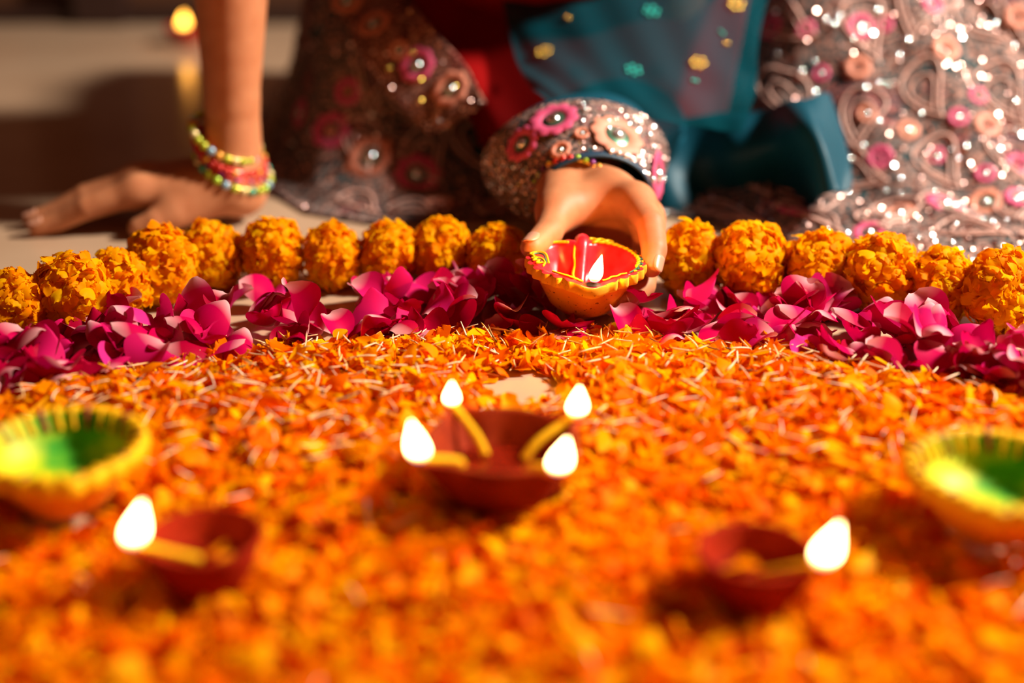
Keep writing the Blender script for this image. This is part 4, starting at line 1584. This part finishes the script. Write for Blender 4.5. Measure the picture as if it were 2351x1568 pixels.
def zone(x, y):
    best = min(((math.hypot((x - q[0]) * w_, y - q[1]), nm, q) for nm, q, w_ in (
        ('the lower left red lamp', cl, 1), ('the lower right red lamp', crr, 1), ('the four-flame lamp', cc, 1), ('the left green lamp', gl, 1),
        ('the right green lamp', gr, 1), ('the lamp in the hand', heldC, 1), ('the bare floor patch', bare, 1.4))), key=lambda q: q[0])
    dx, dy = x - best[2][0], y - best[2][1]
    side = ('right of ' if dx > 0 else 'left of ') if abs(dx) > abs(dy) else ('behind ' if dy > 0 else 'in front of ')
    return ('' if best[0] < 0.05 else 'well ') + side + best[1]


OM = variant_meshes(OV, 'loose_marigold_petal', M['orange_petal'], 3, 5)
lay(OM, spread_points(300, rng, 0.0135), (0.0135, 0.0180), 0.6, rng, 'loose_marigold_petal',
    lambda x, y, tone: ('loose %s marigold petal ' % tone + zone(x, y), 'petal', 'orange petals on top of the bed'), 0.003, ['reddish orange', 'orange', 'golden orange'])
SM = variant_meshes(SV, 'flower_sliver', M['sliver'], 1, 6)
SM = []
for k, (V, Fc, T) in enumerate(SV):
    for lo, hi in ((0.0, 0.3), (0.0, 0.75), (0.1, 1.0)):
        me = mesh_np('flower_sliver', V, Fc, True, {'rnd': lo + (hi - lo) * T})
        me.materials.append(M['sliver'])
        SM.append(me)
lay(SM, spread_points(300, rng, 0.0100, (0.64, 0.85)), (0.010, 0.0150), 0.4, rng, 'flower_sliver',
    lambda x, y, tone: ('%s cream flower sliver ' % tone + zone(x, y), 'flower sliver', 'cream slivers on the petal bed'), 0.0050, ['plain', 'tan-ended', 'dark-ended'])

for nm, c_, offs in (('left', cl, ((0.003, 0.004), (0.010, -0.003))), ('right', crr, ((-0.008, 0.002), (-0.002, 0.006)))):
    for k, (dx, dy) in enumerate(offs):
        o = obj('loose_marigold_petal', OM[7 + 3 * k], None, None, (c_[0] + dx, c_[1] + dy, 0.007 + 0.027 * 0.53 + 0.003), (0.2, -0.25, 1.3 * k + dx * 90))
        o.scale = (0.0125,) * 3
        tag(o, '%s orange petal floating in the oil of the lower %s red lamp' % (('larger', 'smaller')[k], nm), 'petal')
        o.scale = ((0.0135, 0.0105)[k],) * 3

# rose petals
RV = []
for k in range(10):
    r_ = random.Random(100 + k)
    RV.append(petal_grid(1.0, 0.12, r_.uniform(0.40, 0.50), 11, 9, r_.uniform(0.5, 1.5) * (1 if k % 4 else -1), r_.uniform(0.10, 0.34), r_.uniform(0.0, 0.05), 60 + k, 0.0, 0.55, 0.9))
RMs = {}
for tone, val in (('dark crimson', 0.12), ('deep magenta', 0.45), ('magenta', 0.62), ('pale pink', 0.95)):
    RMs[tone] = []
    for V, Fc, T in RV:
        me = mesh_np('rose_petal', V, Fc, True, {'rnd': np.full(len(V), val), 'along': T})
        me.materials.append(M['rose_petal'])
        RMs[tone].append(me)
placed = []
tones = ['dark crimson'] * 3 + ['deep magenta'] * 4 + ['magenta'] * 3 + ['pale pink']
while len(placed) < 300:
    th = rng.uniform(math.radians(38), math.radians(142))
    ang = abs(math.degrees(th) - 90)
    r_out = 0.548 if ang < 22 else 0.548 - (ang - 22) * 0.0017
    rad = rng.uniform(0.456, r_out)
    x, y = RC[0] + rad * math.cos(th), RC[1] + rad * math.sin(th)
    if abs(x) > 0.345 * (y * cp + 0.14) + 0.03:
        continue
    if math.hypot(x - heldC[0], y - heldC[1]) < 0.022 or (0.05 < x < 0.115 and 0.86 < y < 0.96):
        continue
    # a thinner stretch lets the floor show at the left
    if -0.24 < x < -0.10 and rad > 0.508 and rng.uniform() < 0.95:
        continue
    tone = tones[int(rng.integers(len(tones)))]
    me = RMs[tone][int(rng.integers(len(RV)))]
    lvl = rng.uniform(0, 1)
    Rm = Matrix(quat_mats(1, 0.42, rng)[0].tolist())
    s = rng.uniform(0.022, 0.033)
    low = min((Rm @ q.co).z for q in me.vertices) * s
    z = 0.0008 - low + lvl * 0.016 * (1 - ss(0.0, 0.045, abs(rad - 0.500)))
    o = bpy.data.objects.new('rose_petal', me)
    COL.objects.link(o)
    o.matrix_world = Matrix.Translation((x, y, float(z))) @ Rm.to_4x4() @ Matrix.Scale(s, 4)
    where = 'at the left end of the band' if x < -0.2 else ('left of the lamp-holding hand' if x < 0.0 else ('under the lamp-holding hand' if x < 0.09 else ('right of the lamp-holding hand' if x < 0.2 else 'at the right end of the band')))
    o['label'] = tone + ' rose petal ' + where + (', against the marigold heads' if rad > 0.522 else (', beside the orange petals' if rad < 0.483 else ', mid-band'))
    o['category'] = 'petal'
    o['group'] = 'rose petals in the band'
    placed.append((x, y))

# ================================================================== marigold heads
HV = []
for k in range(6):
    r_ = random.Random(300 + k)
    HV.append(petal_grid(1.0, 0.14, r_.uniform(0.34, 0.46), 6, 6, r_.uniform(0.4, 1.2), r_.uniform(-0.1, 0.25), r_.uniform(0.05, 0.11), 80 + k, 0.08, 0.66, 1.0))
HM = variant_meshes(HV, 'petal', M['head_petal'], 3, 9)


def head_frames(n_, r, off=0.0):
    k = np.arange(n_) + 0.5
    ph = np.arccos(1 - 2 * k / n_)
    th = PI * (1 + 5 ** 0.5) * k + off
    d = np.stack([np.cos(th) * np.sin(ph), np.sin(th) * np.sin(ph), np.cos(ph)], 1)
    return d + r.normal(0, 0.08, d.shape)


def petal_rot(d, r):
    """petal leaning out of the flower so that its face shows from outside"""
    d = d / np.linalg.norm(d)
    t = r.normal(0, 1, 3)
    t = t - d * (t @ d)
    t /= np.linalg.norm(t)
    y = d + t * r.uniform(0.35, 1.05)
    y /= np.linalg.norm(y)
    z = -(d - y * (d @ y)) + r.normal(0, 0.12, 3)
    z = z - y * (z @ y)
    z /= np.linalg.norm(z)
    x = np.cross(y, z)
    return np.stack([x, y, z], 1)


heads = []
for v_ in range(3):
    r = np.random.default_rng(500 + v_)
    d = head_frames(600, r, v_)
    sq = np.array([1, 1, 0.84])
    inner = d * sq * r.uniform(0.56, 0.80, (len(d), 1))
    rots = np.array([petal_rot(q, r) for q in d])
    Vs, Fs, Rn, Al, o_ = [], [], [], [], 0
    for i in range(len(d)):
        V, Fc, T = HV[int(r.integers(6))]
        W_ = V * r.uniform(0.29, 0.37) @ rots[i].T + inner[i]
        Vs.append(W_)
        Fs.append(Fc + o_)
        Rn.append(np.full(len(V), r.beta(2, 2)))
        Al.append(T)
        o_ += len(V)
    me = mesh_np('inner_petals', np.concatenate(Vs), np.concatenate(Fs), True, {'rnd': np.concatenate(Rn), 'along': np.concatenate(Al)})
    me.materials.append(M['head_petal'])
    cv, cf = ball(0.66, 9, 14, 0.84)
    core = mesh_np('core', cv, cf, True, {'rnd': np.full(len(cv), 0.0), 'along': np.ones(len(cv))})
    core.materials.append(M['head_petal'])
    heads.append((me, core))
ordn = ['first', 'second', 'third', 'fourth', 'fifth', 'sixth', 'seventh', 'eighth', 'ninth', 'tenth']
FLW = [(38, 708, 0.0228, -42), (165, 682, 0.0262, -38), (272, 655, 0.0222, -34), (370, 612, 0.0256, -28), (485, 590, 0.0228, -20), (625, 585, 0.0242, -14), (765, 590, 0.0222, -8),
       (893, 585, 0.0222, -5), (1015, 578, 0.0226, 0), (1142, 592, 0.0222, 4),
       (1585, 600, 0.0245, 14), (1725, 607, 0.0268, 20), (1883, 618, 0.0250, 26), (2020, 632, 0.0262, 30), (2160, 655, 0.0232, 35), (2298, 670, 0.0255, 40)]
hr = np.random.default_rng(77)
for i, (px, py, r0, tang) in enumerate(FLW):
    c = gp(px, py, r0 * 0.96)
    e = empty('marigold_head', c)
    tg = Vector((math.cos(math.radians(-tang)), math.sin(math.radians(-tang)), 0.0)) if False else Vector((math.cos(math.radians(tang)), -math.sin(math.radians(tang)), 0.12))
    if px < 1175:
        tg = Vector((math.cos(math.radians(-tang)), math.sin(math.radians(-tang)), 0.1 * (-1) ** i))
    e.rotation_mode = 'QUATERNION'
    e.rotation_quaternion = tg.to_track_quat('Z', 'Y') @ Quaternion((0, 0, 1), hr.uniform(0, 6))
    e.scale = (r0 * 1.27,) * 3
    me, core = heads[i % 3]
    o = obj('inner_petals', me, None, e)
    o['kind'] = 'stuff'
    obj('core', core, None, e)
    inv = e.rotation_quaternion.to_matrix().transposed()
    tocam = np.array(inv @ Vector((-c[0] * 0.4, -0.55, 0.65)).normalized())
    d = head_frames(150, hr, i)
    d = d / np.linalg.norm(d, axis=1)[:, None]
    d = d[d @ tocam > 0.05][:70]
    for q in d:
        Rm = petal_rot(q, hr)
        p_ = q * np.array([1, 1, 0.84]) * hr.uniform(0.74, 0.84)
        o = bpy.data.objects.new('petal', HM[int(hr.integers(len(HM)))])
        COL.objects.link(o)
        o.parent = e
        s = hr.uniform(0.31, 0.40)
        o.matrix_local = Matrix.Translation(p_.tolist()) @ Matrix(Rm.tolist()).to_4x4() @ Matrix.Scale(s, 4)
    if i < 10:
        lab = '%s marigold head from the left end of the ring' % ordn[i]
        if i == 9:
            lab = 'shaded marigold head just left of the lamp-holding hand'
    else:
        lab = '%s marigold head right of the lamp-holding hand' % ordn[i - 10]
    tag(e, 'orange ' + lab if i != 9 else lab, 'marigold', 'marigold heads laid in a ring')
